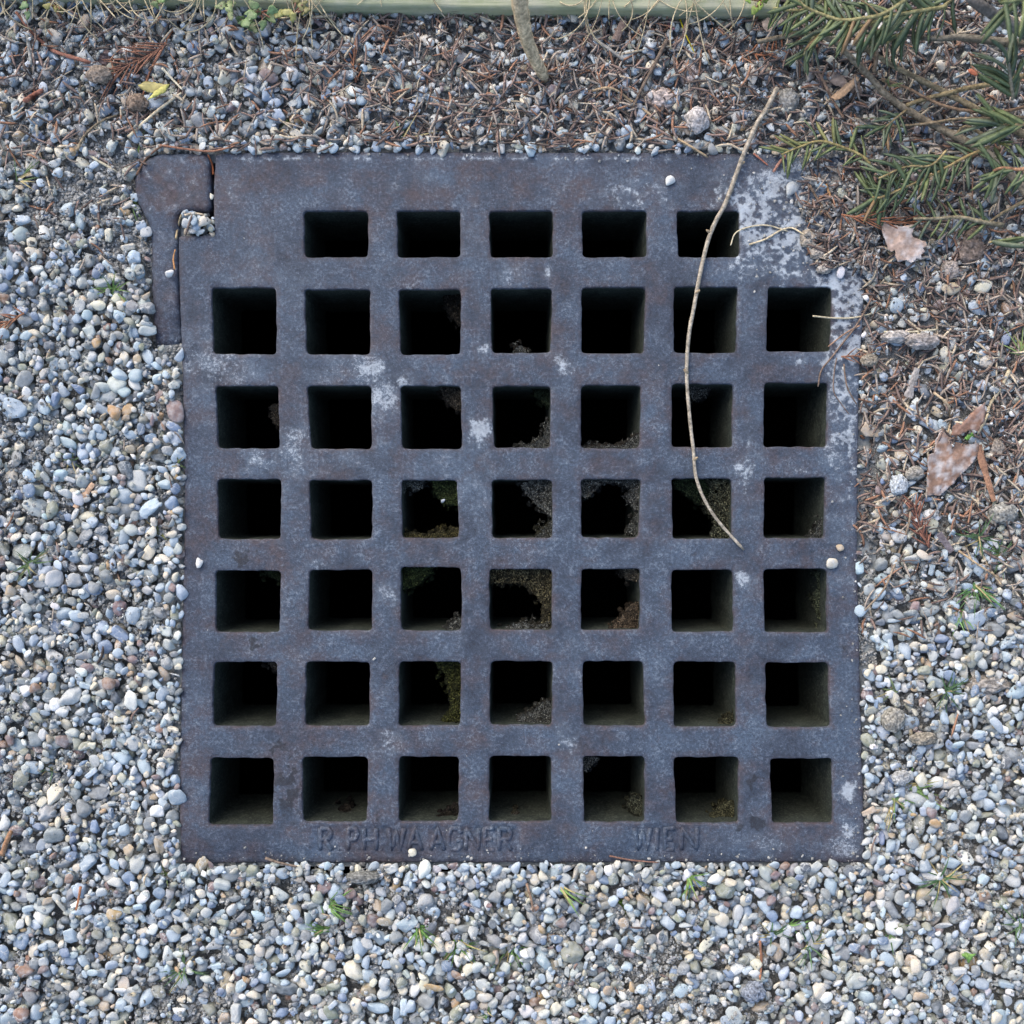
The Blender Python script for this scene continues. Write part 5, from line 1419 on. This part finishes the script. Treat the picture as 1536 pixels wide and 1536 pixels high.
moss(3, 1, [(406, 608), (420, 606), (420, 640), (410, 634)], BRN, BRF, 'brown withered tuft', -.010)
moss(3, 3, [(659, 580), (692, 578), (692, 616), (684, 614), (668, 600)], BRN, BRF, 'dark earthy crust', -.005)
moss(3, 4, [(798, 580), (828, 578), (828, 612), (812, 600), (802, 592)], GRN, (70, 86, 56), 'dull green moss', -.010)
moss(3, 4, [(775, 673), (800, 668), (817, 655), (822, 634), (827, 640), (826, 673)], GRY, GYF, 'pale crusty grit and moss', -.003)
moss(3, 5, [(872, 672), (900, 669), (935, 670), (950, 655), (962, 650), (960, 674), (872, 674)], BRN, GYF, 'thin crust of grit', -.003)
moss(3, 6, [(1030, 578), (1068, 578), (1058, 594), (1040, 600), (1032, 590)], (70, 72, 70), GYF, 'hanging grey cobwebby tuft', -.012)
moss(4, 3, [(602, 720), (638, 720), (634, 730), (622, 736), (612, 726), (606, 738)], GRY, (130, 140, 134), 'grey green lichen fringe', -.004)
moss(4, 3, [(648, 720), (687, 720), (688, 758), (668, 756), (656, 744)], GRN, GRF, 'dark green moss cushion with a white speck', -.005)
moss(4, 3, [(604, 800), (640, 802), (676, 796), (688, 792), (689, 809), (604, 809)], (92, 86, 50), (130, 120, 66), 'olive moss strip along the bottom', -.004)
moss(4, 4, [(782, 726), (800, 720), (829, 719), (829, 778), (820, 770), (806, 758), (790, 742)], GRY, GYF, 'shaggy grey root tuft', -.004)
moss(4, 4, [(800, 808), (812, 798), (822, 786), (829, 780), (829, 808)], (84, 84, 60), GYF, 'small mossy corner', -.004)
moss(4, 5, [(871, 719), (962, 718), (962, 770), (948, 760), (938, 744), (946, 736), (934, 724), (904, 724), (890, 738), (880, 748), (872, 744)], (90, 90, 82), GYF, 'bushy grey root fringe', -.004)
moss(4, 5, [(942, 790), (958, 768), (958, 807), (945, 800)], GRY, GYF, 'small grey fringe', -.005)
moss(4, 6, [(1010, 719), (1062, 719), (1072, 740), (1055, 760), (1036, 748), (1026, 738), (1012, 732)], (54, 72, 44), (84, 104, 60), 'dark green moss cushion under the long twig', -.008)
moss(4, 6, [(1060, 718), (1098, 717), (1099, 808), (1066, 806), (1070, 778), (1052, 756), (1066, 740)], (92, 92, 66), (140, 142, 104), 'yellow green moss and grit behind the long twig', -.004)
moss(4, 7, [(1222, 800), (1230, 780), (1238, 776), (1238, 808), (1210, 808)], GRY, GYF, 'pale grit', -.003)
moss(5, 3, [(602, 852), (650, 851), (636, 868), (622, 880), (606, 884)], GRN, GRF, 'green moss cushion', -.006)
moss(5, 3, [(676, 935), (692, 925), (692, 947), (670, 946)], GRY, GYF, 'pale gritty corner', -.004)
moss(5, 4, [(735, 854), (829, 853), (829, 940), (812, 935), (814, 906), (800, 890), (780, 874), (736, 876)], (96, 88, 62), (150, 138, 92), 'big brownish moss overhang', -.004)
moss(5, 4, [(760, 940), (785, 934), (806, 938), (828, 930), (828, 946), (760, 946)], (82, 78, 60), GYF, 'low moss fringe along the bottom', -.004)
moss(5, 5, [(934, 854), (961, 853), (961, 868), (950, 872), (940, 866)], (110, 98, 78), (150, 136, 108), 'small brown moss corner', -.004)
moss(5, 5, [(916, 942), (930, 928), (944, 908), (961, 900), (961, 946), (916, 946)], (104, 86, 64), (146, 122, 92), 'brown fibrous heap', -.004)
moss(5, 7, [(1222, 858), (1241, 856), (1242, 940), (1226, 926), (1218, 896), (1228, 880)], (88, 98, 72), (120, 132, 92), 'green algae crust', -.012)
moss(5, 1, [(398, 856), (421, 856), (421, 868), (408, 864)], GRN, (80, 96, 50), 'sliver of green moss', -.010)
moss(6, 1, [(404, 993), (416, 993), (415, 1006)], BRN, BRF, 'tiny brown tuft', -.006)
moss(6, 3, [(652, 993), (692, 992), (690, 1082), (662, 1082), (676, 1060), (668, 1012)], (72, 78, 34), (108, 112, 46), 'hanging olive green moss', -.006)
moss(6, 4, [(776, 1076), (800, 1066), (820, 1050), (828, 1056), (827, 1087), (776, 1087)], (96, 94, 80), GYF, 'pale gritty moss', -.005)
moss(6, 6, [(1080, 1080), (1096, 1072), (1104, 1064), (1104, 1090), (1082, 1090)], (84, 84, 56), (124, 122, 84), 'speckled moss corner', -.006)
moss(7, 2, [(508, 1212), (520, 1204), (528, 1214), (518, 1222)], (50, 46, 42), BRN, 'small dark tuft', -.020)
moss(7, 3, [(654, 1226), (670, 1214), (684, 1204), (688, 1206), (688, 1230), (656, 1230)], (56, 48, 42), BRN, 'dark brown clump', -.010)
moss(7, 4, [(766, 1220), (776, 1216), (784, 1224), (772, 1228)], (96, 92, 66), BRF, 'small pale moss dot', -.014)
moss(7, 5, [(940, 1206), (950, 1192), (962, 1196), (966, 1224), (950, 1220)], (78, 82, 60), (118, 122, 92), 'grey green fringe', -.008)
moss(7, 6, [(1064, 1222), (1080, 1206), (1096, 1200), (1104, 1210), (1102, 1228), (1070, 1230)], (92, 92, 58), (132, 130, 86), 'olive moss cushion', -.010)
moss(2, 4, [(768, 530), (776, 520), (784, 519), (790, 530)], BRN, GYF, 'little grey tuft', -.004)
moss(7, 5, [(875, 1136), (900, 1136), (888, 1146), (878, 1156)], (60, 62, 60), GYF, 'wisp of dead grass', -.006)
special_speck = [(665, 750, .0016, -.004), (674, 1008, .0009, -.006), (738, 893, .0001, 0)]
V, F = ICO[3]; o = obj('pebble', np_mesh('pebble', PV[3][4] * np.array([.0019, .0023, .0013]), F, (.5, .52, .53, .3)), M_PEB, None, P(665, 750, -0.006))
tag(o, 'tiny white stone caught on the moss in the third hole of row four', 'pebble', 'pebbles')

# ------------------------------------------------------------------ board along the top
def board():
    edge = [(-700, -24), (0, -9), (250, -3), (480, 8), (700, 12), (950, 14), (1150, 16), (1500, 19), (2300, 24)]
    zt = 0.012; V = []; F = []
    xs = np.linspace(-700, 1168, 140)
    yb = np.interp(xs, [e[0] for e in edge], [e[1] for e in edge]) + (fbm(xs / 60, xs * 0, 3, 3) - .5) * 2.5
    prof = [(0, -.03), (0, -.0045), (.8, -.0018), (2.6, -.0005), (6, 0), (20, .0002), (60, .0), (118, 0), (124, -.004), (124, -.03)]
    for x, y in zip(xs, yb):
        for d, dz in prof:
            p = P(x, y - d, zt); V.append((p.x, p.y, zt + dz + (float(vnoise(x / 40, d / 3, 9)) - .5) * .0006))
    n = len(prof)
    for i in range(len(xs) - 1):
        for k in range(n - 1): F.append((i * n + k, (i + 1) * n + k, (i + 1) * n + k + 1, i * n + k + 1))
    caps = []
    for e in (0, (len(xs) - 1) * n):
        c0 = len(V); V.append(tuple((np.array(V[e]) + np.array(V[e + n - 1])) / 2))
        caps += [(e + k, e + k + 1, c0) for k in range(n - 1)]
    m, nt, b = new_mat('algae_green_board')
    g = N(nt, 'ShaderNodeNewGeometry')
    mp = N(nt, 'ShaderNodeMapping'); mp.inputs['Scale'].default_value = (8, 130, 60); nt.links.new(g.outputs['Position'], mp.inputs[0])
    n1 = tex(nt, mp.outputs[0], 2.2, 5, .6); n2 = tex(nt, g.outputs['Position'], 45, 5, .65); n3 = tex(nt, mp.outputs[0], 7, 4, .7)
    c = mix(nt, ramp(nt, n1.outputs[0], .35, .65), (0.25, 0.28, 0.16), (0.42, 0.43, 0.28))
    c = mix(nt, ramp(nt, n2.outputs[0], .45, .65, 0, .6), c, (0.46, 0.44, 0.34))
    c = mix(nt, ramp(nt, n3.outputs[0], .62, .75, 0, .8), c, (0.14, 0.11, 0.09))
    nt.links.new(c, b.inputs['Base Color']); b.inputs['Roughness'].default_value = .8
    bump(nt, b, n3.outputs[0], .5, .0008)
    o_ = np.array(P(768, 0)); 
    me = np_mesh('edging_board', np.array(V) - o_, [tuple(int(q) for q in f) for f in F] + caps); me.flip_normals() if me.polygons[4].normal.z < 0 else None
    o = obj('edging_board', me, m, None, tuple(o_))
    tag(o, 'weathered timber edging board, green with algae, along the top of the photo', 'board')
board()

# ------------------------------------------------------------------ grass tufts, weeds, dry grass
def blade_geo(A, p0, az, L, w, rise, droop, rgb, n=5):
    pts = []; d = Vector((math.cos(az), math.sin(az), 0))
    V = []; F = []
    side = Vector((-d.y, d.x, 0))
    for i in range(n + 1):
        t = i / n
        c = Vector(p0) + d * (L * t) + Vector((0, 0, rise * t - droop * t * t))
        ww = w * (1 - t ** 2.2) * .5 + 0.00005
        V += [c - side * ww, c + Vector((0, 0, -ww * .5)), c + side * ww]
        if i:
            a = (i - 1) * 3
            for k in (0, 1): F += [(a + k, a + k + 1, a + k + 4), (a + k, a + k + 4, a + k + 3)]
    A.add(np.array([tuple(v) for v in V]), np.array(F), tcol(rgb, .18))
def tuft(px, py, n, Lpx, label, rgb=(92, 122, 60), main=None, w=0.0011, name='grass_tuft', cat='grass', dead=.2):
    A = Acc(); z = zat(px, py) - .001
    for k in range(int(n * 1.4)):
        az = random.uniform(0, 6.28) if main is None else math.radians(random.gauss(main, 40))
        L = Lpx * PXS * random.uniform(.6, 1.3)
        q = P(px + random.gauss(0, 2.5), py + random.gauss(0, 2.5), z)
        blade_geo(A, q, az, L, w * random.uniform(.7, 1.2), random.uniform(.004, .012), random.uniform(.002, .010), rgb if random.random() > dead else (160, 146, 100))
    o_ = tuple(P(px, py, z)); o = obj(name, A.mesh(name, True, o_), M_GREEN, None, o_)
    tag(o, label, cat, 'small grass tufts in the gravel')
for t in [
    (172, 436, 12, 36, 'dark green grass tuft left of the iron side bar beside row two'),
    (192, 292, 7, 40, 'grass tuft squeezed against the hinge lug\'s left side', (96, 126, 64), -60),
    (205, 238, 8, 34, 'sparse grass at the hinge lug\'s upper left shoulder', (98, 124, 56), 60),
    (57, 560, 14, 32, 'dark grass tuft in the left gravel between rows two and three'),
    (46, 846, 14, 30, 'dark green grass tuft far left of the gap above row five', (70, 92, 52)),
    (268, 697, 4, 16, 'few tiny blades at the grate\'s left edge by row four', (80, 100, 50)),
    (238, 795, 5, 24, 'small brownish tuft close to the grate\'s left edge below row four', (100, 104, 60)),
    (110, 690, 5, 26, 'faint thin blades in the gravel left of row four', (70, 86, 56)),
    (80, 1156, 14, 12, 'tiny leafy weed tuft left of the bottom row', (72, 100, 66)),
    (250, 1312, 9, 22, 'short tuft near the grate\'s lower left corner', (110, 128, 76)),
    (494, 1356, 9, 36, 'green tuft below the second column, nearest the lettering', (98, 132, 64), -10),
    (492, 1392, 9, 32, 'green tuft below another one under the second column', (98, 132, 64), 160),
    (275, 1452, 12, 36, 'dark grass tuft in the gravel off the grate\'s lower left corner', (78, 104, 62)),
    (628, 1390, 12, 34, 'bright green grass tuft under the third column of holes', (88, 126, 54), -70),
    (686, 1412, 16, 38, 'largest bright grass tuft, between the third and fourth columns', (98, 136, 58), -70),
    (766, 1420, 9, 32, 'upright green tuft in the gravel under the fourth column', (88, 122, 60), -80),
    (843, 1334, 6, 36, 'single slanting green tuft below the gap after the fourth column', (118, 148, 80), -25),
    (930, 1352, 12, 28, 'curled yellow green tuft under the fifth column', (92, 124, 50), -60),
    (1034, 1316, 11, 34, 'pale green tuft at the grate\'s bottom edge under the sixth column', (110, 142, 72), -50),
    (1185, 1388, 8, 32, 'bright blades arching in the gravel below the seventh column', (120, 156, 84), 0),
    (1158, 1400, 8, 26, 'dark tuft left of the bright arching blades below the seventh column', (72, 100, 58)),
    (1216, 1418, 10, 28, 'dark low tuft in the gravel below the last column', (70, 96, 60)),
    (1362, 1180, 10, 52, 'spreading grass tuft with long blades right of the bottom row', (110, 136, 76), 10),
    (1340, 1196, 9, 44, 'grass tuft hanging down beside a spreading one right of the bottom row', (98, 126, 70), -95),
    (1412, 1318, 14, 38, 'dark grass tuft in the gravel off the lower right corner', (80, 108, 66)),
    (1330, 1396, 12, 28, 'low green tuft in the lower right gravel beside a tan pebble', (78, 106, 60)),
    (1420, 1036, 14, 34, 'grass tuft in the gravel far right of row six beside the conglomerate lump', (74, 100, 62)),
    (1340, 1036, 7, 30, 'sparse pale grass near the grate right of row six', (110, 122, 80), 150),
    (1462, 880, 20, 40, 'bushy green grass tuft right of row five', (84, 118, 66), -80),
    (1440, 918, 12, 32, 'thin bright grass hanging below a bushy tuft right of row five', (120, 156, 92), -90),
    (1470, 805, 12, 36, 'grass tuft in the litter right of row four, far from the grate', (78, 104, 66)),
    (1500, 830, 10, 34, 'grass tuft at far right between rows four and five', (84, 110, 68)),
    (1530, 780, 10, 44, 'yellow green grass at the right photo edge beside row four', (140, 156, 90), 100),
    (1530, 530, 9, 40, 'pale green grass at the right photo edge above row three', (130, 150, 90), 100),
    (1530, 1385, 9, 36, 'grass tuft at the right photo edge in the lower gravel', (84, 108, 66)),
    (604, 210, 4, 46, 'thin green blades crossing above the third column at the grate\'s top edge', (84, 112, 64), 85),
    (432, 178, 9, 44, 'loose green blades in the litter above the gap before the second column', (96, 124, 70), -140),
    (30, 270, 6, 34, 'few green blades at the left photo edge beside the hinge lug', (96, 120, 70), 10),
    (730, 1150 + 370, 5, 14, 'tiny tuft at the bottom photo edge under the fourth column', (84, 112, 60)),
]:
    tuft(*t)

def dry_grass(px, py, n, spread, label, lens=(40, 90), rgb=(196, 180, 146), zb=0.012):
    A = Acc()
    for k in range(n):
        x = px + random.uniform(-spread, spread); y = py + random.uniform(-6, 6)
        L = random.uniform(*lens); a = random.gauss(0, .5); k2 = random.gauss(0, 1.0)
        pts = []; z = zb + random.uniform(0, .012); cx, cy = x, y
        for i in range(7):
            t = i / 6
            pts.append(P(cx, cy, max(z * (1 - t * .8), zat(cx, max(cy, 2), .001) if cy > 30 else .013)))
            cx += math.sin(a + k2 * t) * L / 6; cy += math.cos(a + k2 * t) * L / 6
        V, F = tube_geo(smooth_path(pts, 2), PXS * random.uniform(.55, 1.0), 4)
        A.add(V, F, tcol(rgb, .14))
    o_ = tuple(P(px, py, zb)); o = obj('dry_grass', A.mesh('dry_grass', True, o_), M_DRY, None, o_)
    tag(o, label, 'dry grass', 'dry grass hanging over the board')
dry_grass(30, -16, 7, 40, 'dry straw strands in the top left corner')
dry_grass(125, -16, 14, 55, 'dense tan straw strands over the board left of the reddish stalk')
dry_grass(235, -14, 10, 40, 'pale straws hanging right beside the reddish stalk at the top')
dry_grass(330, -12, 10, 50, 'straw strands among the small lobed weed leaves at the top')
dry_grass(450, -14, 12, 45, 'long arching straws at the left end of the visible board', (50, 110))
dry_grass(600, -22, 4, 60, 'few short straws on the middle of the green board', (25, 45))
dry_grass(905, -16, 9, 35, 'pale straws hanging over the board right of the sapling stem', (50, 110))
dry_grass(1010, -16, 10, 40, 'fine straws hanging beside the yellow grass blade', (50, 120))
dry_grass(1090, -16, 8, 40, 'fine straws hanging over the board\'s right end', (40, 90))

def weed(px, py, n, size, spread, label, rgb, zb=0.012, seed=0):
    root = obj('leafy_weed', None, None, None, tuple(P(px, py, zb)))
    tag(root, label, 'weed', 'green weeds')
    o_ = P(px, py, zb)
    random.seed(500 + seed)
    for k in range(n):
        a = random.uniform(0, 6.28); d = random.uniform(.15, 1) * spread
        cx, cy = px + math.cos(a) * d, py + math.sin(a) * d * .8
        h = random.uniform(-.3, .3) + a; out = []
        for t in np.linspace(0, 2 * math.pi, 15)[:-1]:
            rr = size * random.uniform(.75, 1.1) * (.60 + .40 * abs(math.cos(1.5 * t))) * random.uniform(.85, 1.05)
            u, v = rr * math.cos(t), rr * math.sin(t) * .75
            out.append((cx + u * math.cos(h) - v * math.sin(h), cy + u * math.sin(h) + v * math.cos(h)))
        zl = random.uniform(0, .012)
        c = np.array(rgb) * random.uniform(.8, 1.2)
        leaf('leaf', out, tuple(c), None, 0.0, .0012, [(px, py, cx, cy)], 0, 70 + k + seed, zfun=lambda x, y: np.zeros_like(x) + (o_.z + zl - zat(cx, cy)), mat=M_GREEN, parent=root, origin=tuple(o_), tilt=(random.gauss(0, .3), random.gauss(0, .3)))
        st = smooth_path([Vector(P(px, py, zb - .004)) - o_, (Vector(P((px + cx) / 2, (py + cy) / 2, zb + .002))) - o_, Vector(P(cx, cy, zb + zl)) - o_], 3)
        V, F = tube_geo(st, .0005, 5)
        obj('stem', np_mesh('stem', V, F, tcol((140, 96, 80), .1)), M_GREEN, root)
weed(392, 18, 9, 11, 24, 'low weed with small lobed green leaves at the top, right of its twin', (96, 116, 76), .012, 1)
weed(372, 34, 5, 10, 14, 'lobed weed leaves hanging down into the litter at the top', (92, 112, 72), .004, 5)
weed(440, 20, 7, 10, 26, 'brownish green weed at the left end of the board', (128, 126, 76), .012, 2)
weed(340, 8, 5, 9, 22, 'small weed with greyish green leaves left of the lobed one', (120, 134, 88), .012, 3)
weed(245, 4, 4, 9, 20, 'little green leaves under the reddish stalk at the top edge', (106, 126, 78), .012, 4)
weed(40, 4, 4, 9, 24, 'small round weed leaves in the top left corner', (104, 130, 86), .010, 6)
weed(85, 8, 4, 8, 22, 'brownish weed sprout beside the one in the top left corner', (126, 122, 70), .010, 7)
weed(1456, 1436, 5, 7, 9, 'tiny clover like plant in the lower right gravel', (100, 132, 66), .004, 8)
weed(1140, 2, 6, 9, 22, 'yellow green weed leaves at the board\'s right end beside the yew', (130, 150, 70), .016, 9)

# ------------------------------------------------------------------ yew shrub, upper right
random.seed(77)
yo = P(1600, -20, 0.0)
yew = obj('yew_shrub', None, None, None, tuple(yo))
tag(yew, 'dark green yew shrub reaching in from the upper right corner with flat needles', 'shrub')
def yew_needle_mesh(seed):
    r = random.Random(seed); n = 8; V = []; F = []
    bend = r.uniform(-.14, .14); arch = r.uniform(.02, .10)
    for i in range(n + 1):
        t = i / n; w = 0.5 * (0.112) * min(1, 3.2 * math.sqrt(max(t, .02))) * (1 - max(0, (t - .74) / .26) ** 2.0) + .004
        x = t; y = bend * t * t; z = arch * math.sin(t * math.pi) - .05 * t
        V += [(x, y - w, z - .012), (x, y, z + .010), (x, y + w, z - .012), (x, y, z - .020)]
        if i:
            a = (i - 1) * 4
            for k in range(4): F += [(a + k, a + (k + 1) % 4, a + 4 + (k + 1) % 4), (a + k, a + 4 + (k + 1) % 4, a + 4 + k)]
    return np.array(V), np.array(F)
YM = []
for k, rgb in enumerate([(82, 96, 66), (90, 104, 72), (74, 88, 64), (106, 116, 74), (124, 124, 78), (100, 110, 88), (132, 108, 78)]):
    V, F = yew_needle_mesh(k)
    me = np_mesh('needle', V, F, (*s2l(rgb), .5)); me.materials.append(M_GREEN); YM.append(me)
NEEDLES_USED = 0
def yew_branch(path, w0, w1, rgb=(126, 116, 92), nd=None, rough=.25):
    """path: (px, py, z); nd = (start, end, count, length px, angle, colours, roll)"""
    rgb = tuple(.55 * c + .45 * g for c, g in zip(rgb, (122, 112, 96)))
    P3 = smooth_path([P(x, y, z) for x, y, z in path], 6)
    m = len(P3)
    rad = [.5 * PXS * (w0 + (w1 - w0) * i / (m - 1)) for i in range(m)]
    V, F = tube_geo(P3, rad, 7, 1, True, rough)
    nz = fbm(V[:, 0] * 500, V[:, 1] * 500, 8, 3)[:, None]
    T = np.column_stack([np.clip(s2l(rgb)[None] * (.5 + nz), .005, .8), np.full(len(V), .5)])
    br = obj('branch', np_mesh('branch', V - np.array(yo), F, T), M_BARK, yew)
    if nd:
        t0, t1, cnt, L, ang, cols, droop = nd
        if cnt > 10: cnt = int(cnt * .95)
        for k in range(cnt):
            t = (t0 + (t1 - t0) * (k + random.uniform(.1, .9)) / cnt) * (m - 1); i = min(int(t), m - 2)
            p = P3[i].lerp(P3[i + 1], t - i); d = (P3[i + 1] - P3[i]).normalized()
            s = 1 if k % 2 else -1
            if isinstance(ang, tuple): s = ang[1]; an = ang[0]
            else: an = ang
            a = math.radians(random.gauss(an, 15)) * s
            dd = Vector((d.x * math.cos(a) - d.y * math.sin(a), d.x * math.sin(a) + d.y * math.cos(a), d.z * .5 + random.gauss(droop, .26))).normalized()
            ln = L * PXS * random.uniform(.78, 1.08)
            yv = Vector((0, 0, 1)).cross(dd).normalized(); zv = dd.cross(yv)
            yv = Matrix.Rotation(random.gauss(0, .45), 3, dd) @ yv; zv = dd.cross(yv)
            M = Matrix((dd, yv, zv)).transposed().to_4x4() @ Matrix.Diagonal((ln, ln * random.uniform(.9, 1.25), ln, 1))
            M.translation = p - yo
            o = bpy.data.objects.new('needle', YM[6 if random.random() < .04 else random.choice(cols)]); COL.objects.link(o); o.parent = br; o.matrix_local = M
DK = [0, 1, 2, 2, 5]; MD = [0, 1, 1, 3, 5]; LT = [3, 3, 4, 1]
# bare stems
yew_branch([(1620, 90, .05), (1536, 48, .07), (1498, 26, .075), (1470, 8, .08), (1440, -20, .08)], 17, 13, (96, 96, 100))
yew_branch([(1600, 380, .015), (1540, 290, .012), (1500, 246, .010), (1467, 222, .010), (1428, 201, .010), (1394, 184, .009), (1360, 164, .008), (1332, 144, .009), (1300, 110, .011), (1276, 86, .013), (1253, 64, .016), (1220, 51, .018), (1180, 54, .014), (1136, 63, .010)], 13, 7, (136, 124, 104))
yew_branch([(1560, 215, .02), (1470, 166, .017), (1440, 150, .016), (1411, 135, .016), (1378, 118, .018), (1344, 101, .02), (1310, 80, .022), (1281, 64, .024)], 10, 6, (132, 118, 88))
yew_branch([(1560, 108, .04), (1491, 125, .025), (1452, 132, .02), (1420, 140, .017), (1388, 148, .013), (1360, 158, .010)], 8, 6, (156, 136, 92))
yew_branch([(1560, 62, .06), (1516, 64, .05), (1445, 56, .04), (1405, 58, .035), (1367, 56, .03)], 14, 6, (106, 102, 92))
yew_branch([(1540, 176, .035), (1480, 178, .024), (1440, 178, .018), (1385, 186, .012), (1338, 190, .010)], 5, 3.5, (140, 120, 92))
yew_branch([(1310, 34, .034), (1313, 58, .03), (1315, 80, .024), (1311, 108, .016)], 6, 6, (150, 118, 92))
yew_branch([(1540, 300, .02), (1500, 322, .014), (1470, 345, .010)], 6, 3, (164, 142, 104))
yew_branch([(1480, 205, .014), (1450, 190, .012), (1434, 200, .010)], 5, 4, (160, 138, 100))
yew_branch([(1540, 160, .03), (1490, 168, .02), (1420, 160, .016), (1360, 132, .014), (1322, 118, .012)], 5, 4, (142, 108, 82))
# needled sprays
yew_branch([(1400, -30, .06), (1330, 18, .055), (1290, 28, .05), (1262, 30, .045), (1234, 22, .042), (1205, 8, .04), (1190, -14, .04)], 6, 4, (150, 146, 90), (.05, .98, 40, 52, 58, MD, -.15))
yew_branch([(1420, 10, .05), (1370, 18, .048), (1330, 26, .045), (1290, 40, .04), (1240, 34, .036)], 6, 4, (160, 156, 96), (.05, 1, 34, 58, 50, DK, -.1))
yew_branch([(1250, -20, .035), (1222, 10, .03), (1190, 16, .026), (1160, 12, .022)], 5, 4, (160, 156, 100), (.1, 1, 22, 38, 75, MD, -.45))
yew_branch([(1225, 52, .02), (1214, 64, .02), (1205, 84, .016)], 4, 3, (130, 130, 90), (0, 1, 14, 40, 45, DK, -.1))
yew_branch([(1232, 54, .022), (1233, 56, .024)], 3, 3, (150, 140, 90), (0, 1, 9, 20, 90, LT, .35))
yew_branch([(1345, 268, .014), (1312, 255, .014), (1296, 236, .015), (1262, 220, .015), (1228, 212, .014), (1196, 222, .012), (1172, 232, .010)], 5, 3, (168, 150, 84), (.3, 1, 26, 38, 50, LT, .0))
yew_branch([(1360, 165, .012), (1338, 182, .016), (1322, 196, .017)], 4, 3, (150, 130, 90), (.15, 1, 14, 40, 50, DK, -.05))
yew_branch([(1333, 128, .014), (1334, 130, .017)], 3, 3, (150, 130, 80), (0, 1, 8, 20, 90, LT, .3))
yew_branch([(1484, 220, .03), (1444, 238, .027), (1400, 262, .023), (1355, 282, .018), (1322, 296, .014), (1308, 296, .013)], 5, 3, (176, 150, 92), (.1, 1, 44, 46, 55, MD, -.1))
yew_branch([(1420, 226, .03), (1396, 248, .027), (1360, 250, .023), (1318, 268, .02)], 4, 3, (170, 150, 96), (.1, 1, 24, 44, 52, DK, -.1))
yew_branch([(1505, 338, .014), (1470, 332, .014), (1440, 326, .014), (1400, 328, .013), (1370, 328, .012)], 7, 4, (160, 148, 116), (.1, .95, 18, 40, 62, MD, -.1))
yew_branch([(1540, 186, .05), (1515, 188, .045), (1490, 184, .04)], 5, 4, (160, 140, 96), (0, 1, 16, 60, 30, MD, .0))
yew_branch([(1560, 250, .05), (1528, 254, .045), (1505, 252, .04), (1490, 256, .04)], 6, 4, (196, 134, 96), (0, 1, 22, 48, 60, MD, -.05))
yew_branch([(1498, 214, .03), (1499, 216, .034)], 3, 3, (150, 130, 80), (0, 1, 9, 26, 90, LT, .3))
yew_branch([(1520, 150, .05), (1516, 120, .055), (1512, 94, .06)], 5, 5, (110, 110, 96), (0, 1, 18, 56, 35, DK, -.1))
yew_branch([(1560, -10, .10), (1530, 0, .10), (1500, 4, .10)], 6, 4, (120, 140, 84), (0, 1, 16, 62, 60, [0, 1, 3], -.1))
yew_branch([(1484, 364, .014), (1488, 362, .015)], 3, 3, (150, 130, 80), (0, 1, 3, 52, (20, -1), MD, -.1))
yew_branch([(1440, -20, .05), (1420, 6, .045), (1380, 24, .04), (1350, 50, .034), (1330, 66, .03)], 6, 4, (160, 150, 96), (.1, 1, 22, 46, 48, DK, -.1))
uniquify()
for o in bpy.data.objects:
    if 'label' in o and len(o['label'].split()) > 16: print('LONG', o['label'])
